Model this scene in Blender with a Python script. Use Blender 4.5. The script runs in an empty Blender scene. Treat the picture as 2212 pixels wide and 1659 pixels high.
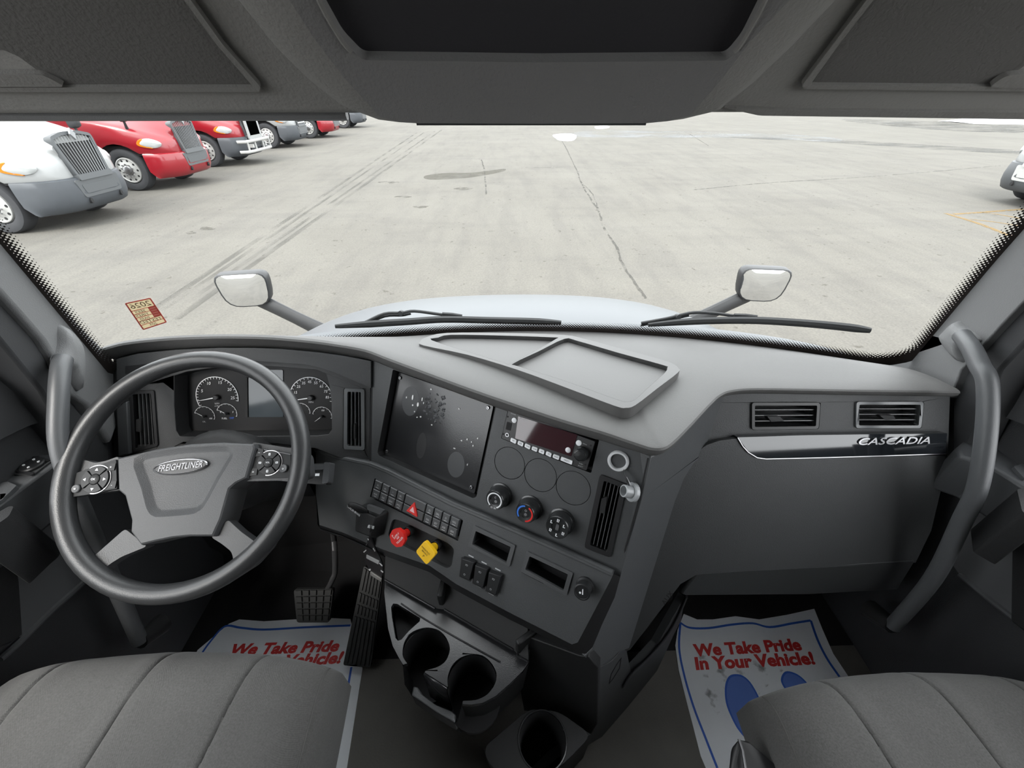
# Interior of a truck cab looking forward over the dashboard to a lot full of parked trucks.
import bpy, bmesh, math, random
from mathutils import Vector as V, Matrix
from mathutils.geometry import tessellate_polygon
random.seed(7)
SC = bpy.context.scene
COL = SC.collection

# ------------------------------------------------------------------ camera, sky, sun, exposure
F_PX, CX, CY = 864.0, 1106.0, 829.5            # focal length in pixels of the 2212 x 1659 frame
CAM = V((-0.035, 0.0, 1.34))                   # z = 0 is the cab floor
PITCH = math.atan((829.5 - 190.0) / F_PX)      # the horizon lies at row 190
YAW = math.radians(1.5)
FWD = V((math.sin(YAW) * math.cos(PITCH), math.cos(YAW) * math.cos(PITCH), -math.sin(PITCH)))
RGT = V((math.cos(YAW), -math.sin(YAW), 0))
UPV = RGT.cross(FWD)
cd = bpy.data.cameras.new('camera')
cd.sensor_width = 36.0
cd.lens = 36.0 * F_PX / 2212.0
cd.clip_start = 0.02
cd.clip_end = 400
cam = bpy.data.objects.new('camera', cd)
COL.objects.link(cam)
cam.matrix_world = Matrix(((RGT.x, UPV.x, -FWD.x, CAM.x), (RGT.y, UPV.y, -FWD.y, CAM.y), (RGT.z, UPV.z, -FWD.z, CAM.z), (0, 0, 0, 1)))
SC.camera = cam

wd = bpy.data.worlds.new('overcast_sky')
SC.world = wd
wd.use_nodes = True
wd.node_tree.nodes['Background'].inputs[0].default_value = (0.95, 0.98, 1.0, 1)
wd.node_tree.nodes['Background'].inputs[1].default_value = 1.15
sd = bpy.data.lights.new('sun', 'SUN')
sd.energy = 1.1
sd.angle = math.radians(25)
sd.color = (1.0, 0.96, 0.9)
sun = bpy.data.objects.new('sun', sd)
COL.objects.link(sun)
sun.rotation_euler = (math.radians(38), math.radians(-22), 0)
sun.location = (0, 0, 30)
SC.view_settings.view_transform = 'Standard'
SC.view_settings.look = 'None'
SC.view_settings.gamma = 1
SC.view_settings.use_curve_mapping = False
SC.view_settings.exposure = 2.2
SC.cycles.max_bounces = 10
SC.cycles.diffuse_bounces = 5
SC.cycles.transparent_max_bounces = 16
GZ = -1.11                                     # ground level of the lot below the cab floor

# ------------------------------------------------------------------ helpers
def ray(x, y):
    return FWD + RGT * ((x - CX) / F_PX) - UPV * ((y - CY) / F_PX)
def hit(x, y, p0, n):
    d = ray(x, y)
    return CAM + d * ((V(p0) - CAM).dot(n) / d.dot(n))
def atz(x, y, z): return hit(x, y, (0, 0, z), V((0, 0, 1)))
def aty(x, y, v): return hit(x, y, (0, v, 0), V((0, 1, 0)))
def atx(x, y, v): return hit(x, y, (v, 0, 0), V((1, 0, 0)))
def crop(ox, oy, s):
    return lambda pts: [(ox + s * x, oy + s * y) for x, y in pts]
K5, K6, K7, K8 = crop(60, 740, .3496), crop(720, 760, .3255), crop(1400, 760, .3857), crop(700, 1200, .3617)
KA, KB, KC, KD = crop(0, 460, .3254), crop(0, 940, .3133), crop(240, 720, .2622), crop(540, 900, .2773)
KE, KF, KG, KH = crop(800, 1180, .2532), crop(1060, 1200, .2767), crop(780, 760, .2049), crop(1040, 860, .217)
KI, KJ, KK, KL = crop(740, 1020, .1446), crop(960, 1110, .208), crop(1900, 600, .4822), crop(0, 640, .4934)
KM, KN, KO = crop(0, 1300, .4069), crop(1300, 1200, .4123), crop(900, 690, .3617)

class Fr:
    """a plane in the cab: origin, right, up, outward normal"""
    def __init__(s, o, n, e):
        s.o = V(o); s.n = V(n).normalized(); e = V(e)
        s.e = (e - s.n * e.dot(s.n)).normalized(); s.u = s.n.cross(s.e)
    def px(s, x, y, h=0): return hit(x, y, s.o + s.n * h, s.n)
    def lc(s, p):
        d = V(p) - s.o
        return (d.dot(s.e), d.dot(s.u))
    def l(s, x, y, h=0): return s.lc(s.px(x, y, h))
    def w(s, a, b, h=0): return s.o + s.e * a + s.u * b + s.n * h
    def ls(s, pts, h=0): return [s.l(x, y, h) for x, y in pts]
    def sub(s, a, b, h=0, rot=0.0):
        c, k = math.cos(rot), math.sin(rot)
        return Fr(s.w(a, b, h), s.n, s.e * c + s.u * k)
def tilted(p, az, tilt):
    """plane through p facing the rear of the cab (azimuth az), leaning back by tilt"""
    e = V((math.cos(az), math.sin(az), 0)); nh = V((math.sin(az), -math.cos(az), 0))
    return Fr(p, nh * math.cos(tilt) + V((0, 0, 1)) * math.sin(tilt), e)

def area2(P): return sum(P[i][0] * P[(i + 1) % len(P)][1] - P[(i + 1) % len(P)][0] * P[i][1] for i in range(len(P))) / 2
def ccw(P): return list(P) if area2(P) > 0 else list(P)[::-1]
def rnd(P, r, n=4):
    """round the corners of a 2D polygon"""
    P = ccw(P); out = []; N = len(P)
    for i in range(N):
        a, b, c = V(P[i - 1]), V(P[i]), V(P[(i + 1) % N])
        rr = r[i] if isinstance(r, (list, tuple)) else r
        d1, d2 = (a - b), (c - b)
        k = min(rr, d1.length * .45, d2.length * .45)
        if k < 1e-5: out.append(tuple(b)); continue
        p, q = b + d1.normalized() * k, b + d2.normalized() * k
        for j in range(n + 1):
            t = j / n
            out.append(tuple(p * (1 - t) ** 2 + b * (2 * t * (1 - t)) + q * t ** 2))
    return out
def inset(P, d):
    """shrink a polygon by d"""
    P = ccw(P); N = len(P); out = []
    for i in range(N):
        a, b, c = V(P[i - 1]), V(P[i]), V(P[(i + 1) % N])
        n1 = (b - a).normalized(); n2 = (c - b).normalized()
        m1 = V((-n1.y, n1.x)); m2 = V((-n2.y, n2.x))
        m = (m1 + m2)
        k = max(.35, m.length_squared / 2)
        out.append(tuple(b + m * (d / k)))
    return out
def smooth_line(pts, n=6, closed=False):
    """Catmull-Rom through points of any dimension"""
    P = [V(p) for p in pts]; N = len(P); out = []
    for i in range(N if closed else N - 1):
        g = (lambda k: P[k % N]) if closed else (lambda k: P[max(0, min(N - 1, k))])
        p0, p1, p2, p3 = g(i - 1), g(i), g(i + 1), g(i + 2)
        for j in range(n):
            t = j / n
            out.append(.5 * ((2 * p1) + (p2 - p0) * t + (2 * p0 - 5 * p1 + 4 * p2 - p3) * t * t + (3 * p1 - p0 - 3 * p2 + p3) * t ** 3))
    if not closed: out.append(P[-1])
    return [tuple(p) for p in out]
def circ(a, b, r, n=24, r2=None, rot=0):
    r2 = r2 or r
    return [(a + r * math.cos(t) * math.cos(rot) - r2 * math.sin(t) * math.sin(rot), b + r * math.cos(t) * math.sin(rot) + r2 * math.sin(t) * math.cos(rot)) for t in [2 * math.pi * i / n for i in range(n)]]
def rect(a0, b0, a1, b1): return [(a0, b0), (a1, b0), (a1, b1), (a0, b1)]

class B:
    """collects geometry for ONE mesh"""
    def __init__(s): s.v = []; s.f = []
    def add(s, vs, fs):
        k = len(s.v); s.v += [tuple(p) for p in vs]; s.f += [[i + k for i in f] for f in fs]; return s
    def plate(s, fr, outer, h0, h1, holes=(), wall_holes=True, back=False):
        """flat plate on a frame: front at h1 with holes, walls back to h0"""
        outer = ccw(outer); holes = [ccw(h)[::-1] for h in holes]
        loops = [outer] + holes; pts = [p for L in loops for p in L]
        tri = tessellate_polygon([[V((p[0], p[1], 0)) for p in L] for L in loops])
        fs = []
        for t in tri:
            a, b, c = [V(pts[i]) for i in t]
            fs.append(list(t) if (b - a).cross(c - a) > 0 else list(t)[::-1])
        s.add([fr.w(p[0], p[1], h1) for p in pts], fs)
        if back: s.add([fr.w(p[0], p[1], h0) for p in pts], [f[::-1] for f in fs])
        if abs(h1 - h0) > 1e-6:
            for k, L in enumerate(loops):
                if k and not wall_holes: continue
                N = len(L)
                s.add([fr.w(p[0], p[1], h1) for p in L] + [fr.w(p[0], p[1], h0) for p in L], [[i, i + N, (i + 1) % N + N, (i + 1) % N] for i in range(N)])
        return s
    def loft(s, rings, closed=True, cap0=False, cap1=False):
        n = len(rings[0]); k = len(s.v)
        for r in rings: s.v += [tuple(p) for p in r]
        m = n if closed else n - 1
        for i in range(len(rings) - 1):
            for j in range(m):
                s.f.append([k + i * n + j, k + i * n + (j + 1) % n, k + (i + 1) * n + (j + 1) % n, k + (i + 1) * n + j])
        if cap0: s.f.append([k + j for j in range(n)][::-1])
        if cap1: s.f.append([k + (len(rings) - 1) * n + j for j in range(n)])
        return s
    def tube(s, path, r, n=10, cap=True, flat=None):
        P = [V(p) for p in path]; rings = []; prev = None
        for i, p in enumerate(P):
            t = (P[min(i + 1, len(P) - 1)] - P[max(i - 1, 0)]).normalized()
            a = prev if prev else (V((0, 0, 1)) if abs(t.z) < .9 else V((1, 0, 0)))
            a = (a - t * a.dot(t)).normalized(); prev = a; b = t.cross(a)
            rr = r[i] if isinstance(r, (list, tuple)) else r
            k = flat or 1
            rings.append([p + a * (rr * math.cos(2 * math.pi * j / n)) + b * (rr * k * math.sin(2 * math.pi * j / n)) for j in range(n)])
        return s.loft(rings, True, cap, cap)
    def lathe(s, fr, prof, n=28, a=0, b=0, cap0=False, cap1=False, sx=1, sy=1):
        """profile of (radius, height along the normal)"""
        return s.loft([[fr.w(a + sx * r * math.cos(2 * math.pi * j / n), b + sy * r * math.sin(2 * math.pi * j / n), h) for j in range(n)] for r, h in prof], True, cap0, cap1)
    def box(s, fr, a0, b0, a1, b1, h0, h1):
        vs = [fr.w(a, b, h) for h in (h0, h1) for a, b in ((a0, b0), (a1, b0), (a1, b1), (a0, b1))]
        return s.add(vs, [[3, 2, 1, 0], [4, 5, 6, 7], [0, 1, 5, 4], [1, 2, 6, 5], [2, 3, 7, 6], [3, 0, 4, 7]])
    def hull(s, pts):
        bm = bmesh.new()
        for p in pts: bm.verts.new(p)
        bmesh.ops.convex_hull(bm, input=bm.verts)
        bm.verts.ensure_lookup_table(); bm.verts.index_update()
        s.add([v.co for v in bm.verts], [[v.index for v in f.verts] for f in bm.faces]); bm.free(); return s
    def mesh(s, name, mat, ang=35, fix=True):
        me = bpy.data.meshes.new(name); me.from_pydata(s.v, [], s.f)
        bm = bmesh.new(); bm.from_mesh(me)
        bmesh.ops.remove_doubles(bm, verts=bm.verts, dist=1e-6)
        bmesh.ops.dissolve_degenerate(bm, edges=bm.edges, dist=1e-7)
        if fix: bmesh.ops.recalc_face_normals(bm, faces=bm.faces)
        bm.to_mesh(me); bm.free()
        me.materials.append(mat)
        me.polygons.foreach_set('use_smooth', [True] * len(me.polygons))
        me.set_sharp_from_angle(angle=math.radians(ang))
        return me
    def obj(s, name, mat, parent=None, ang=35, bevel=0, seg=2, fix=True, solid=0, sub=0, blim=40):
        return link(name, s.mesh(name, mat, ang, fix), parent, bevel, seg, solid, sub, blim)
def link(name, me, parent=None, bevel=0, seg=2, solid=0, sub=0, blim=40):
    o = bpy.data.objects.new(name, me); COL.objects.link(o)
    if solid:
        m = o.modifiers.new('thickness', 'SOLIDIFY'); m.thickness = abs(solid); m.offset = -1 if solid > 0 else 1
    if bevel:
        m = o.modifiers.new('edge', 'BEVEL'); m.width = bevel; m.segments = seg; m.limit_method = 'ANGLE'; m.angle_limit = math.radians(blim); m.harden_normals = False
    if sub:
        m = o.modifiers.new('smooth', 'SUBSURF'); m.levels = sub; m.render_levels = sub
    if parent: adopt(o, parent)
    return o
def wloc(o):
    p = V(o.location)
    return p + wloc(o.parent) if o.parent and o.parent.type == 'EMPTY' else p
def adopt(o, parent):
    o.parent = parent
    if parent.type == 'EMPTY': o.matrix_parent_inverse = Matrix.Translation(-wloc(parent))
def tag(o, label, cat, group=None, kind=None):
    o['label'] = label
    if cat: o['category'] = cat
    if group: o['group'] = group
    if kind: o['kind'] = kind
    return o
def thing(name, label, cat, loc=(0, 0, 0), group=None, kind=None):
    o = bpy.data.objects.new(name, None); COL.objects.link(o); o.location = loc; o.empty_display_size = .05
    return tag(o, label, cat, group, kind)
def structure(o, label=None):
    o['kind'] = 'structure'
    if label: o['label'] = label
    return o
FONT = None
def text_mesh(s, fr, a, b, size, mat, h=.0006, align='CENTER', shear=0, bold=0, sx=1.0, rot=0, depth=0, name='lettering', parent=None, space=1.0):
    """lettering as real geometry on a frame"""
    cu = bpy.data.curves.new('t', 'FONT'); cu.body = s; cu.size = size; cu.align_x = align; cu.align_y = 'CENTER'
    cu.shear = shear; cu.offset = bold * size; cu.extrude = depth; cu.resolution_u = 3; cu.space_character = space
    t = bpy.data.objects.new('t', cu); COL.objects.link(t)
    dg = bpy.context.evaluated_depsgraph_get(); dg.update()
    me = bpy.data.meshes.new_from_object(t.evaluated_get(dg))
    bpy.data.objects.remove(t); bpy.data.curves.remove(cu)
    c, k = math.cos(rot), math.sin(rot)
    for v in me.vertices:
        x, y = v.co.x * sx, v.co.y
        v.co = fr.w(a + x * c - y * k, b + x * k + y * c, h + v.co.z)
    me.materials.clear(); me.materials.append(mat); me.name = name
    return link(name, me, parent)

# ------------------------------------------------------------------ materials
def mat(name, col, rough=.6, metal=0, grain=0, gscale=900, vary=0, vscale=6, spec=.5, coat=0, trans=0, emit=0):
    m = bpy.data.materials.new(name); m.use_nodes = True; nt = m.node_tree; b = nt.nodes['Principled BSDF']
    b.inputs['Base Color'].default_value = (*col, 1); b.inputs['Roughness'].default_value = rough; b.inputs['Metallic'].default_value = metal
    b.inputs['Specular IOR Level'].default_value = spec
    if coat: b.inputs['Coat Weight'].default_value = coat; b.inputs['Coat Roughness'].default_value = .05
    if emit: b.inputs['Emission Color'].default_value = (*col, 1); b.inputs['Emission Strength'].default_value = emit
    tc = nt.nodes.new('ShaderNodeTexCoord')
    if grain:
        nz = nt.nodes.new('ShaderNodeTexNoise'); nz.inputs['Scale'].default_value = gscale; nz.inputs['Detail'].default_value = 2
        bp = nt.nodes.new('ShaderNodeBump'); bp.inputs['Strength'].default_value = grain; bp.inputs['Distance'].default_value = .002
        nt.links.new(tc.outputs['Object'], nz.inputs['Vector']); nt.links.new(nz.outputs['Fac'], bp.inputs['Height']); nt.links.new(bp.outputs['Normal'], b.inputs['Normal'])
    if vary:
        nz = nt.nodes.new('ShaderNodeTexNoise'); nz.inputs['Scale'].default_value = vscale; nz.inputs['Detail'].default_value = 5
        mx = nt.nodes.new('ShaderNodeMix'); mx.data_type = 'RGBA'
        mx.inputs['A'].default_value = (*[c * (1 - vary) for c in col], 1); mx.inputs['B'].default_value = (*[min(1, c * (1 + vary)) for c in col], 1)
        nt.links.new(tc.outputs['Object'], nz.inputs['Vector']); nt.links.new(nz.outputs['Fac'], mx.inputs['Factor']); nt.links.new(mx.outputs['Result'], b.inputs['Base Color'])
    return m
M = dict(
    pad=mat('dash_pad_grey', (0.085, 0.0835, 0.082), .58, grain=.25, gscale=700, vary=.06, vscale=9),
    tray=mat('dash_tray_grey', (0.09, 0.0885, 0.087), .5, grain=.12, gscale=600),
    panelc=mat('switch_panel_plastic', (0.052, 0.0545, 0.057), .5, grain=.22, gscale=700, vary=.1, vscale=30),
    panel=mat('charcoal_plastic', (0.034, 0.0355, 0.037), .5, grain=.3, gscale=800, vary=.08, vscale=12),
    panel2=mat('grey_plastic', (0.06, 0.062, 0.065), .48, grain=.25, gscale=700),
    lower=mat('black_grained_plastic', (0.012, 0.0123, 0.013), .55, spec=.35, grain=.3, gscale=800),
    satin=mat('satin_black_plastic', (0.02, 0.0205, 0.022), .22, grain=.06, gscale=500),
    black=mat('black_plastic', (.012, .012, .013), .42),
    gloss=mat('piano_black', (.012, .014, .017), .06, coat=.6),
    void=mat('unlit_black', (.004, .004, .005), .8),
    rubber=mat('pedal_rubber', (.045, .046, .046), .6, grain=.2, gscale=400),
    steel=mat('brushed_steel', (.35, .35, .36), .3, 1),
    chrome=mat('chrome', (.75, .75, .77), .12, 1),
    wheel=mat('steering_leather', (0.026, 0.0268, 0.028), .38, grain=.14, gscale=550),
    hub=mat('wheel_hub_plastic', (0.042, 0.0432, 0.0455), .5, grain=.3, gscale=650),
    spoke=mat('wheel_spoke_plastic', (0.038, 0.039, 0.041), .45, grain=.25, gscale=650),
    pad_btn=mat('wheel_button_panel', (.016, .017, .018), .5, spec=.25),
    button=mat('button_black', (.013, .0135, .0145), .45, spec=.3),
    white_ink=mat('white_ink', (.75, .76, .78), .5),
    grey_ink=mat('grey_ink', (.42, .43, .44), .5),
    red_ink=mat('red_ink', (.62, .03, .03), .5),
    blue_ink=mat('blue_ink', (.03, .12, .55), .5),
    red=mat('red_knob', (.62, .02, .015), .35),
    yellow=mat('yellow_knob', (.85, .5, .015), .35),
    lcd=mat('cluster_lcd', (.05, .06, .068), .12),
    display=mat('radio_display', (.03, .006, .01), .05, coat=.5),
    dial=mat('gauge_face', (.01, .01, .011), .5, spec=.3),
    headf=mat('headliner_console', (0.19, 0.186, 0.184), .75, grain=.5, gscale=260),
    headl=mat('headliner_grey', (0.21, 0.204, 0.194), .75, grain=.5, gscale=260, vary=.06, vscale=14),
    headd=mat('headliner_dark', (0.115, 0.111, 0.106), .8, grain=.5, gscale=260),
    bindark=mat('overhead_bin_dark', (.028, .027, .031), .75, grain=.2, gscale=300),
    pillar=mat('pillar_grey', (0.15, 0.152, 0.154), .55, grain=.3, gscale=600),
    pillard=mat('pillar_dark', (0.03, 0.031, 0.033), .6, grain=.2, gscale=600),
    handle=mat('grab_handle_grey', (0.07, 0.073, 0.077), .4, grain=.15, gscale=900),
    door=mat('door_plastic', (0.026, 0.027, 0.029), .5, grain=.25, gscale=600),
    armrest=mat('armrest_grey', (0.05, 0.052, 0.055), .42, grain=.15, gscale=600),
    carpet=mat('black_carpet', (.012, .012, .013), .95, grain=.4, gscale=300),
    floor=mat('rubber_floor', (.13, .124, .112), .6, grain=.35, gscale=220, vary=.25, vscale=9),
    tyre=mat('tyre_rubber', (.022, .023, .026), .8, grain=.2, gscale=30, vary=.3, vscale=4),
    alu=mat('polished_wheel', (.4, .4, .39), .4, .4),
    hole=mat('dark_hole', (.008, .008, .009), .8),
    tw=mat('truck_white', (.25, .255, .255), .35, coat=.3),
    tr=mat('truck_red', (.2, .006, .012), .28, coat=.5, vary=.12, vscale=1.5),
    tb=mat('bumper_grey', (.045, .05, .057), .6, vary=.3, vscale=3),
    tg=mat('grille_grey', (.06, .064, .068), .5),
    lens=mat('headlamp_lens', (.3, .31, .31), .08, coat=.5),
    amber=mat('amber_lens', (.4, .13, .01), .15),
    hood=mat('own_hood_white', (.078, .084, .091), .4, spec=.3),
    mirror=mat('mirror_glass', (.86, .87, .88), .015, 1),
    mhouse=mat('mirror_housing', (0.016, 0.0165, 0.018), .5, vary=.2, vscale=20),
    wiper=mat('wiper_black', (.014, .0145, .0155), .55),
    gbar=mat('grille_bar_satin', (.2, .205, .21), .35, .3),
    frit=mat('glass_frit', (.018, .013, .011), .5),
)
# ------------------------------------------------------------------ outside: the lot
def ground_material():
    m = bpy.data.materials.new('worn_concrete'); m.use_nodes = True; nt = m.node_tree; N = nt.nodes.new; L = nt.links.new
    b = nt.nodes['Principled BSDF']; b.inputs['Roughness'].default_value = .95; b.inputs['Specular IOR Level'].default_value = .15
    tc = N('ShaderNodeTexCoord')
    def noise(scale, detail, sx=1, sy=1, rot=0):
        mp = N('ShaderNodeMapping'); mp.inputs['Scale'].default_value = (sx, sy, 1); mp.inputs['Rotation'].default_value = (0, 0, rot)
        n = N('ShaderNodeTexNoise'); n.inputs['Scale'].default_value = scale; n.inputs['Detail'].default_value = detail; n.inputs['Roughness'].default_value = .62
        L(tc.outputs['Object'], mp.inputs['Vector']); L(mp.outputs['Vector'], n.inputs['Vector']); return n
    def ramp(n, p0, p1, c0, c1):
        r = N('ShaderNodeValToRGB'); r.color_ramp.elements[0].position = p0; r.color_ramp.elements[1].position = p1
        r.color_ramp.elements[0].color = (*c0, 1); r.color_ramp.elements[1].color = (*c1, 1); L(n.outputs['Fac'], r.inputs['Fac']); return r
    def mult(a, b2):
        x = N('ShaderNodeMix'); x.data_type = 'RGBA'; x.blend_type = 'MULTIPLY'; x.inputs['Factor'].default_value = 1; L(a, x.inputs['A']); L(b2, x.inputs['B']); return x.outputs['Result']
    base = ramp(noise(.35, 6), .3, .75, (.103, .0975, .0875), (.122, .116, .1045))
    st = ramp(noise(2.2, 6, 1, .18), .38, .55, (.91, .91, .92), (1, 1, 1))
    st2 = ramp(noise(1.5, 5, .22, 1, .5), .36, .5, (.93, .93, .94), (1, 1, 1))
    gr = ramp(noise(38, 3), .35, .62, (.86, .86, .86), (1.06, 1.06, 1.05))
    sp = ramp(noise(7, 2), .27, .33, (.66, .65, .63), (1, 1, 1))
    c = mult(mult(mult(mult(base.outputs['Color'], st.outputs['Color']), st2.outputs['Color']), gr.outputs['Color']), sp.outputs['Color'])
    L(c, b.inputs['Base Color'])
    bp = N('ShaderNodeBump'); bp.inputs['Strength'].default_value = .25; bp.inputs['Distance'].default_value = .02
    L(noise(30, 4).outputs['Fac'], bp.inputs['Height']); L(bp.outputs['Normal'], b.inputs['Normal'])
    return m
def stain(name, col, amount, scale, lo, hi, rough=.8, stretch=(1, 1)):
    """worn surface mark that lets the concrete show between its grains"""
    m = bpy.data.materials.new(name); m.use_nodes = True; nt = m.node_tree; N = nt.nodes.new; L = nt.links.new
    b = nt.nodes['Principled BSDF']; b.inputs['Base Color'].default_value = (*col, 1); b.inputs['Roughness'].default_value = rough; b.inputs['Specular IOR Level'].default_value = .12
    tc = N('ShaderNodeTexCoord'); mp = N('ShaderNodeMapping'); mp.inputs['Scale'].default_value = (*stretch, 1)
    n = N('ShaderNodeTexNoise'); n.inputs['Scale'].default_value = scale; n.inputs['Detail'].default_value = 6
    r = N('ShaderNodeMapRange'); r.inputs['From Min'].default_value = lo; r.inputs['From Max'].default_value = hi; r.inputs['To Max'].default_value = amount
    L(tc.outputs['Object'], mp.inputs['Vector']); L(mp.outputs['Vector'], n.inputs['Vector']); L(n.outputs['Fac'], r.inputs['Value']); L(r.outputs['Result'], b.inputs['Alpha'])
    return m
GR = Fr((0, 0, GZ), (0, 0, 1), (1, 0, 0))
gnd = B().plate(GR, rect(-120, -80, 120, 220), 0, 0).obj('ground', ground_material(), fix=False)
structure(gnd, 'pale worn concrete of the truck lot')
def on_ground(name, pxs, w, m, h, jitter=0, closed=False):
    """a band of width w along a pixel line, or a filled patch, lying on the lot"""
    bb = B()
    if closed: bb.plate(GR, smooth_line(GR.ls(pxs), 5, True), 0, h)
    else:
        P = [V(p) for p in smooth_line(GR.ls(pxs), 8)]; Lf, Rt = [], []
        for i, p in enumerate(P):
            t = (P[min(i + 1, len(P) - 1)] - P[max(0, i - 1)]).normalized(); q = V((-t.y, t.x))
            p = p + q * random.uniform(-jitter, jitter); ww = w * (random.uniform(.5, 1.2) if jitter else 1)
            Lf.append(GR.w(*(p + q * ww / 2), h)); Rt.append(GR.w(*(p - q * ww / 2), h))
        bb.loft([Lf, Rt], False)
    o = bb.obj(name, m, fix=False)
    for p in o.data.polygons:
        if p.normal.z < 0: p.flip()
    o.parent = gnd
    return o
trk = stain('tyre_track', (.075, .0725, .066), .45, 3, .38, .66, stretch=(1, .25))
for k, (a, b_) in enumerate([((300, 690), (900, 287)), ((322, 690), (915, 287)), ((380, 690), (955, 280)), ((352, 690), (940, 283))]):
    q = [(a[0] + (b_[0] - a[0]) * t, a[1] + (b_[1] - a[1]) * t) for t in (0, .2, .4, .6, .8, 1)]
    A_, B_ = GR.l(*a), GR.l(*b_)
    on_ground('tyre_track', q, .09 if k % 2 else .12, trk, .002 + k * .0004)
crk = stain('crack_dark', (.06, .058, .053), .55, 6, .38, .55)
for q, w in (([(1213, 302), (1240, 355), (1258, 400), (1292, 455), (1303, 490), (1330, 530), (1345, 570), (1370, 610), (1395, 645)], .05),
             ([(1262, 400), (1280, 420), (1293, 452)], .035), ([(1500, 410), (1660, 395), (1830, 385), (2000, 372), (2160, 358)], .06),
             ([(1135, 362), (1222, 361)], .05), ([(1490, 290), (1515, 305), (1530, 315)], .06), ([(1040, 345), (1047, 372), (1050, 420)], .05)):
    on_ground('crack', q, w, crk, .004, jitter=.012)
wet = stain('damp_concrete', (.075, .071, .06), .7, 1.2, .25, .5, rough=.9)
on_ground('damp_patch', [(918, 380), (960, 374), (1020, 373), (1088, 365), (1080, 372), (1010, 384), (930, 388)], 0, wet, .003, closed=True)
wet2 = stain('damp_stain', (.082, .078, .068), .7, 5, .4, .62, rough=.9)
for cx_, cy_, rx, ry in ((448, 494, 17, 4), (412, 503, 11, 3), (840, 394, 20, 2.2), (910, 447, 16, 2.5), (1000, 408, 22, 2.5), (870, 425, 18, 2)):
    on_ground('damp_patch', [(cx_ + rx * random.uniform(.6, 1.25) * math.cos(t), cy_ + ry * random.uniform(.6, 1.25) * math.sin(t)) for t in [i * math.pi / 5 for i in range(10)]], 0, wet2, .0035, closed=True)
slush = stain('wet_sheen', (.14, .145, .152), .55, .4, .38, .62, rough=.5, stretch=(1, 3))
on_ground('meltwater_streak', [(1200, 292), (1290, 282), (1450, 284), (1650, 288), (1800, 298), (1800, 306), (1650, 300), (1450, 297), (1290, 297)], 0, slush, .003, closed=True)
dk = stain('damp_streak', (.085, .085, .082), .55, .5, .38, .62, rough=.9, stretch=(1, 3))
on_ground('damp_streak', [(1550, 296), (1750, 300), (1950, 310), (2212, 326), (2212, 334), (1950, 318), (1750, 306)], 0, dk, .005, closed=True)
on_ground('damp_streak', [(1820, 258), (2000, 262), (2212, 270), (2212, 286), (2050, 282), (1900, 270)], 0, dk, .005, closed=True)
snow = mat('old_snow', (.4, .4, .41), .7)
for p in ([(1195, 292), (1225, 289), (1245, 293), (1238, 304), (1210, 304), (1200, 299)], [(1285, 274), (1310, 272), (1316, 276), (1292, 279)]):
    on_ground('snow_patch', p, 0, snow, .02, closed=True)
yl = stain('worn_yellow_paint', (.2, .13, .05), .6, 9, .3, .5)
for q, w in (([(2042, 461), (2110, 482), (2175, 507), (2230, 530)], .12), ([(2060, 463), (2120, 459), (2212, 452)], .1), ([(2120, 459), (2160, 464), (2212, 474)], .08), ([(2095, 474), (2150, 480), (2212, 490)], .07)):
    on_ground('paint_line', q, w, yl, .004)

sb_ = B(); sp_ = [GR.w(*GR.l(x, y), 0) for x, y in ((2105, 268), (2150, 268), (2200, 269), (2260, 270), (2330, 272))]
prof_ = []
for i, p in enumerate(sp_):
    hgt_ = (.05, .45, .7, .75, .3)[i]; prof_.append([p, p + V((0, .8, hgt_ * .8)), p + V((0, 1.8, hgt_)), p + V((0, 3, hgt_ * .7)), p + V((0, 4, 0))])
sb_.loft([[tuple(q) for q in r] for r in prof_], False)
tag(sb_.obj('snow_bank', snow, ang=60, sub=2), 'low white snow bank at the far edge of the lot', 'snow bank')

# ------------------------------------------------------------------ parked trucks (x forward, front bumper at x = 0)
def lerp_tab(x, tab):
    for (x0, y0), (x1, y1) in zip(tab, tab[1:]):
        if x <= x0 and x >= x1: return y0 + (y1 - y0) * (x - x0) / (x1 - x0)
    return tab[0][1] if x > tab[0][0] else tab[-1][1]
ZT = [(0, 1.40), (-.15, 1.47), (-.5, 1.57), (-1, 1.69), (-1.6, 1.82), (-2.3, 1.95)]
ZF = [(0, 1.06), (-.15, 1.14), (-.5, 1.25), (-1, 1.38), (-1.6, 1.48), (-2.3, 1.55)]
WD = [(0, .62), (-.05, .76), (-.15, .9), (-.3, 1.0), (-.5, 1.07), (-.8, 1.14), (-1.1, 1.19), (-2.3, 1.2)]
XC, RA = -1.28, .66
ZS = 1.19
def bottom(x):
    d = RA * RA - (x - XC) ** 2
    return max(.8 if x > XC else .62, (.54 + math.sqrt(d)) / ZS) if d > 0 else (.8 if x > XC else .62)
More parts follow.
